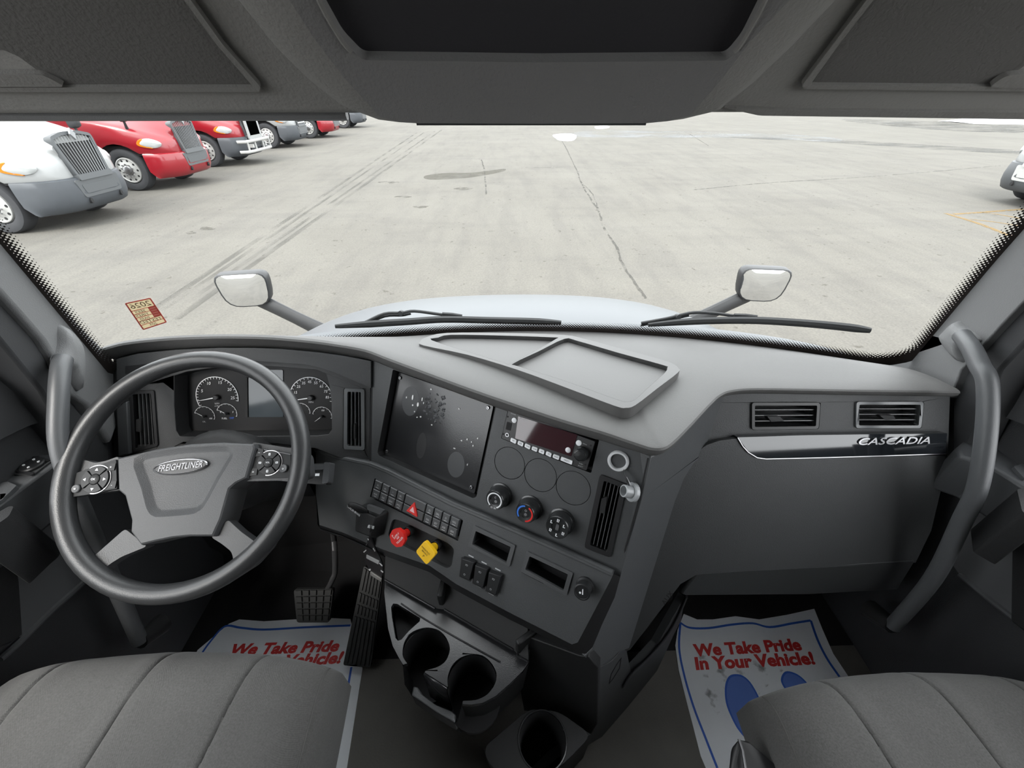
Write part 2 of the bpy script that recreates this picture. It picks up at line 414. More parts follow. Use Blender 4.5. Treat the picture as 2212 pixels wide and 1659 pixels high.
def truck_mesh(key, cache={}):
    if key in cache: return cache[key]
    part, mname, sides = key
    b = B(); m = M[mname]; ang = 35
    if part == 'hood':
        xs = [0, -.04, -.1, -.2, -.35, -.5, -.62, -.645, -.68, -.74, -.82, -.95, -1.1, -1.28, -1.46, -1.6, -1.74, -1.84, -1.9, -1.93, -2.1, -2.3]
        rings = []
        for x in xs:
            w, zt, zf, zb = lerp_tab(x, WD), lerp_tab(x, ZT), lerp_tab(x, ZF), bottom(x)
            k = w / 1.2
            h = [(0, zt), (.25 * (.6 + .4 * k), zt - .005), (.45 * (.7 + .3 * k), zt - .04), (.56 * (.7 + .3 * k), zt - .12), (.66 * (.6 + .4 * k), (zt + zf) / 2 - .02), (w - .22, zf + .03), (w - .09, zf - .02), (w - .02, zf - .1), (w, max(zb + .02, zf - .24)), (w, zb + .01), (w - .01, zb)]
            h = smooth_line([(p[0], p[1]) for p in h[:9]], 2) + h[9:]
            rings.append([(x, -p[0], p[1]) for p in h[::-1]] + [(x, p[0], p[1]) for p in h[1:]])
        b.loft(rings, False); k = len(rings[0]); b.f.append(list(range(k))); ang = 50
    elif part == 'bumper':
        def out(z, g, back=-.66):
            h = [(.07 - g, 0), (.07 - g, .45), (.03 - g, .66), (-.08 - g, .86), (-.25 - g * .6, 1.02 - g * .5), (-.45, 1.1 - g * .4), (back, 1.14 - g * .3)]
            h = smooth_line(h, 3)
            return [(x, -y, z) for x, y in h[::-1]] + [(x, y, z) for x, y in h[1:]]
        b.loft([out(.80, .05), out(.78, .0), out(.7, -.02), out(.55, -.03), out(.42, 0), out(.3, .08, -.55), out(.27, .16, -.5)], False); ang = 45
        k = len(b.v); n = len(out(.8, 0)); b.f.append(list(range(n)))
    elif part == 'bumper_insert':
        fr = Fr((.085, 0, .6), (1, 0, 0), (0, 1, 0))
        b.plate(fr, rnd([(-.5, -.12), (.5, -.12), (.56, .16), (-.56, .16)], .05), -.06, .012)
        b.plate(fr, rnd([(-.42, -.06), (.42, -.06), (.45, .08), (-.45, .08)], .03), .012, .02)
    elif part == 'tow_opening':
        for y in [.42 * q for q in sides]: b.lathe(Fr((.11, y, .42), (1, 0, 0), (0, 1, 0)), [(.045, -.08), (.045, 0), (0.001, 0)], 12, sx=.7)
        for y in (): b.box(Fr((.11, y, .61), (1, 0, 0), (0, 1, 0)), -.035, -.05, .035, .05, -.03, .0)
    elif part == 'grille_frame':
        fr = Fr((.04, 0, 1.1), (1, 0, .1), (0, 1, 0)); o = rnd([(-.42, -.32), (.42, -.32), (.5, .3), (.2, .36), (-.2, .36), (-.5, .3)], .07)
        b.plate(fr, o, -.12, .03, [inset(o, .05)])
        b.plate(fr, rnd(rect(-.43, -.36, .43, -.27), .02), -.05, .05)
    elif part == 'grille_back':
        fr = Fr((.04, 0, 1.1), (1, 0, .1), (0, 1, 0)); b.plate(fr, [(-.38, -.29), (.38, -.29), (.46, .27), (.2, .33), (-.2, .33), (-.46, .27)], -.06, -.02)
    elif part == 'grille_bars':
        fr = Fr((.04, 0, 1.1), (1, 0, .1), (0, 1, 0))
        for i in range(13):
            t = -1 + 2 * i / 12; zt = .325 - .05 * max(0, abs(t) - .45) / .55
            b.add([fr.w(t * .37 + s, -.285, .002) for s in (-.008, .0, .008)] + [fr.w(t * .45 + s, zt, .002) for s in (-.008, 0, .008)] + [fr.w(t * .37, -.285, .014), fr.w(t * .45, zt, .014)], [[0, 6, 7, 3], [6, 2, 5, 7]])
    elif part == 'grille_slats':
        fr = Fr((.04, 0, 1.1), (1, 0, .1), (0, 1, 0))
        for i in range(6): b.box(fr, -.42, -.25 + i * .1, .42, -.2 + i * .1, -.01, .05)
    elif part == 'badge':
        b.plate(Fr((.09, 0, 1.42), (1, 0, .1), (0, 1, 0)), [(0, -.09), (.06, 0), (0, .09), (-.06, 0)], -.03, .012, back=True)
    elif part in ('headlight', 'turn_lens'):
        for s in sides:
            xs = [(-.16, 1.0), (-.26, 1.075), (-.42, 1.11), (-.6, 1.08), (-.68, 1.02), (-.66, .975), (-.5, .93), (-.34, .91), (-.22, .93)] if part == 'headlight' else [(-.52, 1.1), (-.62, 1.085), (-.7, 1.015), (-.67, .96), (-.5, .92), (-.36, .9), (-.4, .925), (-.56, .96), (-.63, 1.01), (-.58, 1.06)]
            P = smooth_line(xs, 3, True); k = .03 if part == 'headlight' else .036
            def sk(x, z, g): return (x + g * .7, s * (lerp_tab(x, WD) - .012 + g), z)
            cx = sum(p[0] for p in P) / len(P); cz = sum(p[1] for p in P) / len(P)
            rings = [[sk(cx + (x - cx) * q, cz + (z - cz) * q, g) for x, z in P] for q, g in ((1, -.05), (1, k - .012), (.93, k), (.6, k + .012), (.2, k + .015))]
            if part == 'headlight': b.loft(rings, True, False, True)
            else: b.loft(rings[:3], True); b.f += [[len(b.v) - len(P) + i for i in range(len(P))]]
    elif part in ('tyre', 'rim', 'rim_hole', 'wheel_hub'):
        for s in sides:
            fr = Fr((XC, s * 1.06, .54), (0, s, 0), (1, 0, 0))
            if part == 'tyre': b.lathe(fr, [(.29, -.02), (.34, .05), (.42, .075), (.48, .06), (.505, .02), (.51, -.05), (.51, -.2), (.48, -.26), (.3, -.25)], 40)
            elif part == 'rim': b.lathe(fr, [(.31, .0), (.3, .05), (.285, .055), (.27, .03), (.2, .035), (.17, .055), (.13, .06), (.12, .02)], 32)
            elif part == 'rim_hole':
                for i in range(10):
                    t = i * math.pi / 5; b.lathe(fr, [(.027, .0), (.027, .037), (.001, .037)], 10, a=.235 * math.cos(t), b=.235 * math.sin(t))
            else:
                b.lathe(fr, [(.125, .0), (.12, .06), (.09, .075), (.085, .11), (.05, .12), (.001, .12)], 20)
                for i in range(10):
                    t = (i + .5) * math.pi / 5; b.lathe(fr, [(.016, .05), (.016, .085), (.001, .085)], 8, a=.15 * math.cos(t), b=.15 * math.sin(t))
    elif part == 'hood_mirror':
        for s in sides:
            base = V((-.85, s * 1.02, 1.2)); top = V((-.75, s * 1.1, 1.52))
            b.tube([base, base + V((.03, 0, .08)), top - V((0, 0, .12)), top], [.07, .045, .03, .03], 10)
            b.lathe(Fr(base, (0, 0, 1), (1, 0, 0)), [(.11, -.06), (.1, .0), (.06, .03)], 12)
            fr = Fr(top + V((.02, 0, .05)), (-1, 0, 0), (0, -1, 0)); o = rnd(rect(-.12, -.13, .12, .13), .07)
            b.loft([[fr.w(p[0] * q, p[1] * q, h) for p in o] for q, h in ((1, .05), (1, 0), (.8, -.08), (.4, -.1))], True, True, True)
    elif part == 'cab':
        rings = [[(x, -1.18 * w, z0), (x, -1.2 * w, 1.6), (x, -1.08 * w, zt - .25), (x, -.85 * w, zt), (x, .85 * w, zt), (x, 1.08 * w, zt - .25), (x, 1.2 * w, 1.6), (x, 1.18 * w, z0)] for x, z0, zt, w in ((-2.15, .62, 1.93, .98), (-2.2, .6, 1.96, 1), (-2.75, .5, 2.85, 1), (-3.3, .5, 3.4, 1), (-4.6, .5, 3.8, 1), (-4.62, .55, 3.75, .98))]
        b.loft(rings, False); n = 8; b.f += [list(range(n)), [len(b.v) - n + i for i in range(n)]]
    elif part == 'windshield':
        b.add([(-2.215, -.95, 2.02), (-2.215, .95, 2.02), (-2.72, .92, 2.78), (-2.72, -.92, 2.78)], [[0, 1, 2, 3]])
    elif part == 'side_window':
        for s in sides: b.add([(-2.5, s * 1.205, 1.75), (-3.3, s * 1.205, 1.75), (-3.3, s * 1.14, 2.5), (-2.75, s * 1.14, 2.5)], [[0, 1, 2, 3]])
    elif part == 'chassis':
        b.box(Fr((0, 0, 0), (0, 0, 1), (1, 0, 0)), -4.5, -.45, -.5, .45, .45, .75)
    elif part == 'engine':
        b.box(Fr((0, 0, 0), (0, 0, 1), (1, 0, 0)), -2.2, -1.0, -.35, 1.0, .75, .95)
    elif part == 'step_fairing':
        for s in sides: b.box(Fr((0, 0, 0), (0, 0, 1), (1, 0, 0)), -4.5, min(s * .95, s * 1.17), -2.02, max(s * .95, s * 1.17), .28, .6)
    elif part == 'bumper_guard':
        for z in (.4, .68):
            b.tube([(-.05, -1.02, z), (.2, -.95, z), (.26, -.6, z), (.26, .6, z), (.2, .95, z), (-.05, 1.02, z)], .045, 10)
        for y in (-.85, -.3, .3, .85): b.box(Fr((.24, y, .54), (1, 0, 0), (0, 1, 0)), -.03, -.13, .03, .13, -.02, .02)
        for y in (-.5, .5): b.box(Fr((.1, y, .54), (1, 0, 0), (0, 1, 0)), -.04, -.05, .04, .05, -.05, .16)
    elif part == 'grille_guard':
        fr = Fr((.2, 0, 1.1), (1, 0, 0), (0, 1, 0)); o = rnd(rect(-.5, -.4, .5, .42), .06)
        b.plate(fr, o, -.05, 0, [inset(o, .12)], back=True)
    if part not in ('tyre', 'rim', 'rim_hole', 'wheel_hub'): b.v = [(x, y, z * ZS) for x, y, z in b.v]
    else: b.v = [((x - XC) * 1.06 + XC, y, (z - .54) * 1.06 + .54) for x, y, z in b.v]
    me = b.mesh('truck_' + part, m, ang); cache[key] = me
    return me
def truck(label, loc, rz, body, bump, frame='tg', slats=False, guard=False, insert='tg', text=None):
    t = thing('semi_truck', label, 'truck', (loc[0], loc[1], GZ), 'trucks parked on the lot'); t.rotation_euler.z = rz
    def part(n, mm, sub=None, sides=(1,), kind=None):
        o = bpy.data.objects.new(n, truck_mesh((n, mm, sides))); COL.objects.link(o); o.parent = sub or t
        if kind: o['kind'] = kind
        return o
    h = part('hood', body); part('bumper', bump); part('bumper_insert', insert); part('cab', body); part('windshield', 'gloss')
    g = part('grille_frame', frame); part('grille_back', 'hole', g)
    if slats: part('grille_slats', 'tw', g, kind='stuff')
    else: part('grille_bars', 'gbar', g, kind='stuff')
    if not slats: part('badge', 'gbar')
    for sd_ in ((-1,), (1,)):
        l = part('headlight', 'lens', None, sd_); part('turn_lens', 'amber', l, sd_); part('tow_opening', 'hole', None, sd_)
        ty = part('tyre', 'tyre', None, sd_); part('rim', 'alu', ty, sd_); part('wheel_hub', 'steel', ty, sd_, 'stuff'); part('rim_hole', 'hole', ty, sd_, 'stuff')
        part('hood_mirror', 'mhouse', None, sd_); part('step_fairing', bump, None, sd_); part('side_window', 'gloss', None, sd_)
    part('chassis', 'hole'); part('engine', 'hole')
    if guard: part('bumper_guard', 'alu', None, (1,), 'stuff'); part('grille_guard', 'tw')
    if text:
        o = text_mesh(text, Fr((.0, 0, 0), (1, 0, 0), (0, 1, 0)), 0, .69, .17, M['chrome'], .11, bold=.02, name='lettering'); o.parent = t
    return t
truck('white semi truck with grey bumper parked beside a red truck with a red bumper', (-8.95, 9.95), 0, 'tw', 'tb')
truck('red semi truck with red bumper and grey slatted grille beside the white one', (-9.45, 14.3), 0, 'tr', 'tr')
truck('red semi truck with dark grey bumper and tubular guard bars', (-9.85, 18.75), 0, 'tr', 'tb', guard=True)
truck('white semi truck with dark grey skirts and horizontal grille slats', (-10.25, 24.6), 0, 'tw', 'tb', slats=True)
truck('red semi truck with red bumper parked between white and grey trucks', (-10.15, 29.6), 0, 'tr', 'tr')
truck('grey semi truck at the far end of the parked row', (-10.5, 37.2), 0, 'tb', 'tb')
truck('white and chrome semi truck nosing in on the opposite side by the yellow lines', (13.05, 10.45), math.pi, 'tw', 'tg', 'chrome', insert='alu', slats=True)

# ------------------------------------------------------------------ own hood, hood mirrors, wipers
def hood_z(x, y):
    t = (y - 1.02) / 1.3
    return .762 - .075 * t - .50 * t * t - .03 * (x / .6) ** 2 - .10 * (abs(x) / .9) ** 5
hb = B(); rings = []
for i in range(17):
    y = 1.02 + 1.3 * i / 16; w = .95 - .1 * (i / 16) ** 2
    rings.append([(w * (-1 + 2 * j / 28), y - .12 * abs(-1 + 2 * j / 28) ** 3 * (1 - i / 16), hood_z(w * (-1 + 2 * j / 28), y)) for j in range(29)])
hb.loft(rings, False)
hood_t = thing('truck_hood', 'pale blue-white hood of the truck beyond the windshield', 'hood', (0, 1.6, .2))
hb.obj('hood_shell', M['hood'], hood_t, solid=.01)
cow = B()
cr = [(V(p).x, V(p).y) for p in [atz(1106, 694, .75), atz(1300, 694, .75), atz(1450, 697, .745), atz(1560, 702, .74), atz(1700, 716, .73), atz(1800, 735, .72), atz(1880, 763, .71), atz(1915, 785, .70)]]
cr = [(-x, y) for x, y in cr[:0:-1]] + cr; cr = smooth_line(cr, 3)
cow.loft([[(x, y, .75 - .05 * (abs(x) / .9) ** 2) for x, y in cr], [(x * 1.0, y - .045, .752 - .05 * (abs(x) / .9) ** 2) for x, y in cr], [(x * .99, min(y - .05, .97 - .21 * (x / .93) ** 2), .735 - .05 * (abs(x) / .9) ** 2) for x, y in cr]], False)
cow.obj('cowl_panel', M['hood'], hood_t)

def hood_mirror(c, face, s, label, base):
    """c: centre of the glass, s: +1 for the passenger side"""
    fr = Fr(c, face, (1, 0, 0)); t = thing('hood_mirror', label, 'mirror', base, 'hood mirrors')
    o = rnd([(-.088, -.072), (.088, -.072), (.106, .074), (-.106, .074)], [.06, .06, .045, .045] )
    B().loft([[fr.w(p[0] * q, p[1] * q, h) for p in o] for q, h in ((.93, -.004), (.95, .004), (1, .002), (1.03, -.012), (1.03, -.04), (.9, -.075), (.5, -.095), (.1, -.1))], True, False, True).obj('housing', M['mhouse'], t)
    g = B(); N = len(o)
    rr = [[fr.w(p[0] * q, p[1] * q, .002 + .006 * (1 - q * q)) for p in o] for q in (.94, .8, .6, .4, .2, .02)]
    g.loft(rr, True, False, True); g.obj('mirror_glass', M['mirror'], t, ang=80)
    a0 = fr.w(s * -.03, -.06, -.04); b0 = V(base); path = [a0 + (b0 - a0) * k for k in (0, .25, .5, .75, 1)]
    B().tube(path, [.036, .034, .034, .037, .042], 12, flat=.55).obj('arm', M['mhouse'], t)
ml, mr = atz(528, 628, .64), atz(1648, 617, .645)
hood_mirror(ml, (.17, -1, .045), -1, 'hood mirror in dark housing on an arm on the driver side, beyond the steering wheel', hit(712, 722, ml, V((0, 1, 0))))
hood_mirror(mr, (-.17, -1, .045), 1, 'hood mirror in dark housing on an arm on the passenger side, beyond the glove box', hit(1450, 716, mr, V((0, 1, 0))))
# ------------------------------------------------------------------ cab shell
FL = Fr((0, 0, 0), (0, 0, 1), (1, 0, 0))
structure(B().plate(FL, rect(-1.02, -1.3, 1.02, 1.05), -.03, 0, back=True).obj('floor', M['floor']), 'worn dark rubber floor of the cab')
fw = B()
fw.loft([[(x, y - k * .19 * (x / .94) ** 2, z) for x in [-1.008 + .112 * i for i in range(19)]] for y, z, k in ((.47, .0004, 0), (.62, .0012, 0), (.74, .003, 0), (.84, .06, .3), (.95, .22, 1), (.965, .74, 1), (.983, .785, 1.08))], False)
structure(fw.obj('wall_front', M['carpet']), 'black carpeted firewall')

def WS(s, t, off=0):
    return V((s * (.94 - .15 * t), .99 - .21 * s * s - .17 * t - off, .78 + .7 * t))
def ws_hit(px, py, off=0):
    y = .85
    for _ in range(30):
        p = aty(px, py, y); t = (p.z - .78) / .7; s = p.x / (.94 - .15 * t)
        y = .5 * y + .5 * WS(s, t, off).y
    return p
gm = bpy.data.materials.new('windshield_glass'); gm.use_nodes = True; nt = gm.node_tree; nt.nodes.remove(nt.nodes['Principled BSDF'])
tb_ = nt.nodes.new('ShaderNodeBsdfTransparent'); tb_.inputs[0].default_value = (.955, .97, .965, 1)
gl_ = nt.nodes.new('ShaderNodeBsdfGlossy'); gl_.inputs['Roughness'].default_value = 0.0
mx_ = nt.nodes.new('ShaderNodeMixShader'); mx_.inputs[0].default_value = .025
nt.links.new(tb_.outputs[0], mx_.inputs[1]); nt.links.new(gl_.outputs[0], mx_.inputs[2]); nt.links.new(mx_.outputs[0], nt.nodes['Material Output'].inputs['Surface'])
g = B(); g.loft([[WS(-1 + 2 * i / 32, t) for i in range(33)] for t in [k / 10 for k in range(11)]], False)
win = structure(g.obj('window_1', gm, ang=80), 'curved windshield glass')
# black ceramic border with a dotted edge
fm = bpy.data.materials.new('frit_dots'); fm.use_nodes = True; nt = fm.node_tree; N = nt.nodes.new; L = nt.links.new
bs = nt.nodes['Principled BSDF']; bs.inputs['Base Color'].default_value = (.018, .013, .011, 1)
uvn = N('ShaderNodeUVMap'); sp = N('ShaderNodeSeparateXYZ'); L(uvn.outputs[0], sp.inputs[0])
def mth(op, a, b=None):
    n = N('ShaderNodeMath'); n.operation = op
    for i, q in enumerate((a, b)):
        if q is None: continue
        if isinstance(q, (int, float)): n.inputs[i].default_value = q
        else: L(q, n.inputs[i])
    return n.outputs[0]
KD_ = 2 * math.pi / .0072
dots = mth('MULTIPLY', mth('SINE', mth('MULTIPLY', sp.outputs['X'], KD_)), mth('SINE', mth('MULTIPLY', sp.outputs['Y'], KD_)))
mr_ = N('ShaderNodeMapRange'); mr_.inputs['From Min'].default_value = .0; mr_.inputs['From Max'].default_value = .023; mr_.inputs['To Min'].default_value = .95; mr_.inputs['To Max'].default_value = -1.1
L(sp.outputs['Y'], mr_.inputs['Value'])
L(mth('GREATER_THAN', dots, mr_.outputs['Result']), bs.inputs['Alpha'])
def frit(path_in, width, out, off=.003):
    """path of (s, t) on the glass along the clear edge; the border widens by `width` m towards `out` (ds, dt)"""
    vs, fs, uv = [], [], []; acc = 0; prev = None; K = 4
    for s, t in path_in:
        p = WS(s, t, off)
        if prev is not None: acc += (p - prev).length
        prev = p
        ds, dt = out(s, t)
        d = (WS(s + ds * .01, t + dt * .01, off) - p).length / .01
        for k in range(K):
            q = width * k / (K - 1) / d
            vs.append(WS(s + ds * q, t + dt * q, off)); uv.append((acc, width * k / (K - 1)))
    for i in range(len(path_in) - 1):
        for k in range(K - 1): fs.append([i * K + k, i * K + k + 1, (i + 1) * K + k + 1, (i + 1) * K + k])
    me = bpy.data.meshes.new('frit_border'); me.from_pydata(vs, [], fs); ul = me.uv_layers.new(name='UVMap')
    for lp in me.loops: ul.data[lp.index].uv = uv[lp.vertex_index]
    me.materials.append(fm)
    o = link('frit_border', me); o.parent = win
    return o
FRIT_S, FRIT_T = .972, .07
path = [(-FRIT_S, 1 - k / 20 * (1 - FRIT_T - .06)) for k in range(21)] + [(-FRIT_S + .06 * (1 - math.cos(a)), FRIT_T + .06 * (1 - math.sin(a))) for a in [math.pi / 2 * k / 6 for k in range(1, 7)]]
path = path + [(-FRIT_S + .06 + (2 * FRIT_S - .12) * k / 40, FRIT_T) for k in range(1, 40)] + [(-s, t) for s, t in path[::-1]]
def outw(s, t):
    ds = max(0, (abs(s) - (FRIT_S - .062)) / .062); dt = max(0, (FRIT_T + .062 - t) / .062)
    if abs(s) < FRIT_S - .061: return (0, -1)
    n = math.hypot(ds, dt) or 1
    return (math.copysign(ds / n, s), -dt / n)
frit(path, .05, outw)

# side pillars
def pillar(s, name, edge, inner, pod, seal, nm):
    p0 = WS(s, .02); up = WS(s, .5) - p0; wd_ = V((-s * .03, -.16, 0)); n = up.cross(wd_)
    if n.dot(CAM - p0) < 0: n = -n
    fr = Fr(p0, n, V((1, 0, 0)))
    fr2 = Fr(p0, (n + V((s * -.25, -.1, 0))).normalized(), V((1, 0, 0)))
    o = B().plate(fr, fr.ls(edge), -.03, 0, back=True).obj(name, M['pillar'], bevel=.008, seg=3)
    structure(o, nm)
    q = B().plate(fr, fr.ls(seal), -.06, -.014).obj('door_seal', M['pillard'], bevel=.006); q.parent = o
    P = smooth_line(fr.ls(pod), 4, True)
    c = V((sum(p[0] for p in P) / len(P), sum(p[1] for p in P) / len(P)))
    b = B().loft([[fr.w(*(c + (V(p) - c) * k), h) for p in P] for k, h in ((1.04, -.004), (1.0, .003), (.9, .012), (.65, .018), (.3, .02))], True, False, True)
    q = b.obj('handle_pod', M['pillar'], ang=60); q.parent = o
    return o, fr
pl_l, FPL = pillar(-1, 'trim_1', [(-360, 40), (-160, 300), (-60, 430), (0, 512), (60, 580), (130, 655), (190, 718), (238, 765), (262, 800), (262, 900), (240, 960), (189, 875), (150, 850), (117, 775), (94, 737), (42, 678), (0, 632), (-120, 520), (-360, 300)],
             None, KA([(392, 742), (500, 850), (522, 970), (512, 1175), (470, 1130), (440, 1050), (370, 1010), (352, 980), (378, 880)]),
             [(-360, 270), (-160, 470), (0, 625), (94, 730), (117, 765), (150, 840), (250, 960), (260, 1060), (185, 990), (110, 845), (68, 792), (0, 707), (-160, 580), (-360, 440)], 'grey plastic trim of the left windshield pillar')
pl_r, FPR = pillar(1, 'trim_2', [(2560, 40), (2400, 240), (2290, 390), (2212, 492), (2130, 585), (2050, 680), (1975, 762), (1935, 775), (1900, 790), (1900, 860), (2050, 860), (2060, 840), (2075, 800), (2115, 755), (2160, 705), (2212, 650), (2400, 470), (2560, 320)],
             None, KK([(355, 195), (385, 215), (455, 272), (440, 300), (400, 310), (382, 335), (378, 378), (320, 320), (288, 268), (305, 240)]),
             [(2560, 290), (2400, 440), (2212, 640), (2160, 695), (2110, 750), (2070, 800), (2040, 850), (2040, 1000), (2075, 960), (2110, 880), (2140, 800), (2212, 720), (2400, 540), (2560, 420)], 'grey plastic trim of the right windshield pillar')
def grab(pts, x, label):
    P = [atx(px, py, xx) for (px, py), xx in zip(pts, x)]
    t = thing('grab_handle', label, 'handle', P[-1])
    path = [V(p) for p in smooth_line(P, 7)]
    B().tube(path, [.0145] * len(path), 14).obj('bar', M['handle'], t, ang=60)
    B().tube([P[-1], P[-1] + V((.0, .05, -.03))], [.018, .024], 12).obj('mount', M['lower'], t)
grab([(136, 775), (131, 800), (127, 860), (128, 960), (160, 1060), (215, 1190), (260, 1290), (302, 1385)], [-.875, -.865, -.855, -.85, -.85, -.855, -.86, -.87], 'grey tubular grab handle on the pillar beside the steering wheel')
grab([(2078, 725), (2098, 752), (2116, 790), (2133, 828), (2131, 930), (2112, 1050), (2078, 1125), (2015, 1250), (1928, 1352)], [.862, .845, .835, .83, .83, .835, .84, .85, .86], 'grey tubular grab handle on the pillar beside the glove box')

# side walls with the door windows, rear wall, roof
for s, nm in ((-1, 'wall_left'), (1, 'wall_right')):
    fr = Fr((s * 1.0, 0, 0), (-s, 0, 0), (0, -s, 0))
    o = [(-s * y, z) for y, z in ((-1.3, 0), (.84, 0), (.84, .5), (.78, .68), (.745, .80), (.70, 1.15), (.62, 1.48), (.62, 1.9), (-1.3, 1.9))]
    hole = [(-s * y, z) for y, z in ((-.6, .80), (.30, .765), (.46, .79), (.40, 1.6), (-.6, 1.66))]
    structure(B().plate(fr, o, -.04, 0, [hole]).obj(nm, M['door']), 'dark side of the cab')
fr = Fr((0, -1.3, 0), (0, 1, 0), (-1, 0, 0))
structure(B().plate(fr, rect(-1.02, 0, 1.02, 1.9), -.03, 0).obj('wall_back', M['headd']), 'rear wall of the cab')
HN = V((0, -math.sin(math.radians(50)), -math.cos(math.radians(50))))
HF = Fr((0, .6, 1.32), HN, (1, 0, 0))
roof = B()
lip = V((0, .605, 1.314)); pts = [(.72, 1.42), (.66, 1.345), (.612, 1.318), (.604, 1.3155), (.60, 1.32), (.24, 1.748), (.2, 1.8), (-.1, 1.9), (-1.3, 1.9)]
roof.loft([[(x, y, z) for x in (-1.01, 1.01)] for y, z in pts], False)
ceil = structure(roof.obj('ceiling', M['headl'], solid=-.01), 'grey headliner over the windshield')
vis = B(); vis.tube([(-.93, .622, 1.312), (-.23, .622, 1.312)], .006, 8)
q = vis.obj('visor_track', M['pillar']); q.parent = ceil
def headpart(name, pts, h0, h1, m, holes=(), bevel=.004, r=.006):
    o = B().plate(HF, rnd(HF.ls(pts, h1), r), h0, h1, [rnd(HF.ls(k, h1), r) for k in holes]).obj(name, m, bevel=bevel, seg=3); o.parent = ceil; return o
# rim around each bin, then its sunken door
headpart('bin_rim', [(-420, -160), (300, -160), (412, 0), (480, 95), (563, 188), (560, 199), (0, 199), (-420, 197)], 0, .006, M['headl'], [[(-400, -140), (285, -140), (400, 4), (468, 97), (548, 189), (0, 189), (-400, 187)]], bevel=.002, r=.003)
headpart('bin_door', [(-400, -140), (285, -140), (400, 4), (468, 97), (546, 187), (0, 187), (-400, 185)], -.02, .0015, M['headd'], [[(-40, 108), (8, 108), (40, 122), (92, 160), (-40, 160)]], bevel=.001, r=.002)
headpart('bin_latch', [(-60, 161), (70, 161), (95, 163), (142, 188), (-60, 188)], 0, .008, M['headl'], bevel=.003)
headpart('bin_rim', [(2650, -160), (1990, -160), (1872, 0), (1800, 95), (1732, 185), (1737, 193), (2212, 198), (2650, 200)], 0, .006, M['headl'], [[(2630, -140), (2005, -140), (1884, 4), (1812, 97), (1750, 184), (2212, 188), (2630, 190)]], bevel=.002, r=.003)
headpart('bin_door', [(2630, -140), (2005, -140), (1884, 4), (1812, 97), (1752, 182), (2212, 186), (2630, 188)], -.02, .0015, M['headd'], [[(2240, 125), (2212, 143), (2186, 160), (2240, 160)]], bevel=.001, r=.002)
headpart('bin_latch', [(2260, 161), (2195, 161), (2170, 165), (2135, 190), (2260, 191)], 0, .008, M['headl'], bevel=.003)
# small sun-visor strip at the right header
headpart('trim_strip', [(1560, 232), (1700, 238), (2212, 243), (2400, 243), (2400, 258), (2212, 258), (1640, 250)], 0, .004, M['headl'])

oc = thing('overhead_console', 'grey overhead console with a wide dark recess over the windshield', 'console', (0, .58, 1.34))
A = [(230, -420), (420, -130), (505, 0), (590, 105), (665, 178), (735, 230), (800, 256), (905, 267), (1148, 268), (1390, 267), (1490, 255), (1560, 238), (1630, 185), (1710, 110), (1816, 0), (1920, -130), (2152, -420)]
A2 = [(230, -420), (420, -130), (505, 0), (590, 105), (665, 178), (735, 232), (820, 250), (905, 254), (1148, 255), (1390, 254), (1480, 250), (1560, 240), (1630, 185), (1710, 110), (1816, 0), (1920, -130), (2152, -420)]
Bq = [(398, -420), (555, -130), (625, 0), (680, 85), (745, 170), (820, 252), (862, 264), (905, 266.5), (1148, 267.5), (1390, 266.5), (1440, 262), (1490, 250), (1560, 170), (1625, 85), (1706, 0), (1790, -130), (1977, -420)]
h = .035
ring0 = [HF.w(*HF.l(*p), -.004) for p in A2]
ring1 = [HF.px(*p, h * .8) for p in [(p[0] * .72 + q[0] * .28, p[1] * .72 + q[1] * .28) for p, q in zip(A, Bq)]]
ring2 = [HF.px(*p, h) for p in Bq]
B().loft([ring0, ring1, ring2], False).obj('side_bevel', M['headl'], oc, ang=50)
B().plate(HF, HF.ls(Bq, h), h - .012, h, [rnd(HF.ls([(540, -390), (640, -130), (690, 0), (738, 85), (782, 130), (1165, 135), (1572, 131), (1605, 92), (1652, 0), (1705, -130), (1812, -390)], h), .006)]).obj('front_panel', M['headf'], oc)
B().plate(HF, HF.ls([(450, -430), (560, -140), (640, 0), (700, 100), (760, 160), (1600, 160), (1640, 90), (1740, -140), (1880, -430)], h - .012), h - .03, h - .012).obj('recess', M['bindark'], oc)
B().tube(smooth_line([HF.px(*p, h + .001) for p in K5([])] or [HF.px(*p, h + .001) for p in [(540, -390), (640, -130), (692, 8), (740, 90), (760, 112)]], 4), .0022, 6).obj('recess_edge', M['headl'], oc)
B().tube(smooth_line([HF.px(*p, h + .001) for p in [(1812, -390), (1705, -130), (1650, 8), (1604, 90), (1586, 112)]], 4), .0022, 6).obj('recess_edge', M['headl'], oc)
B().tube([HF.px(x, 267.5, h * .9) for x in (900, 1000, 1148, 1290, 1395)], .0016, 6).obj('lower_seam', M['black'], oc)

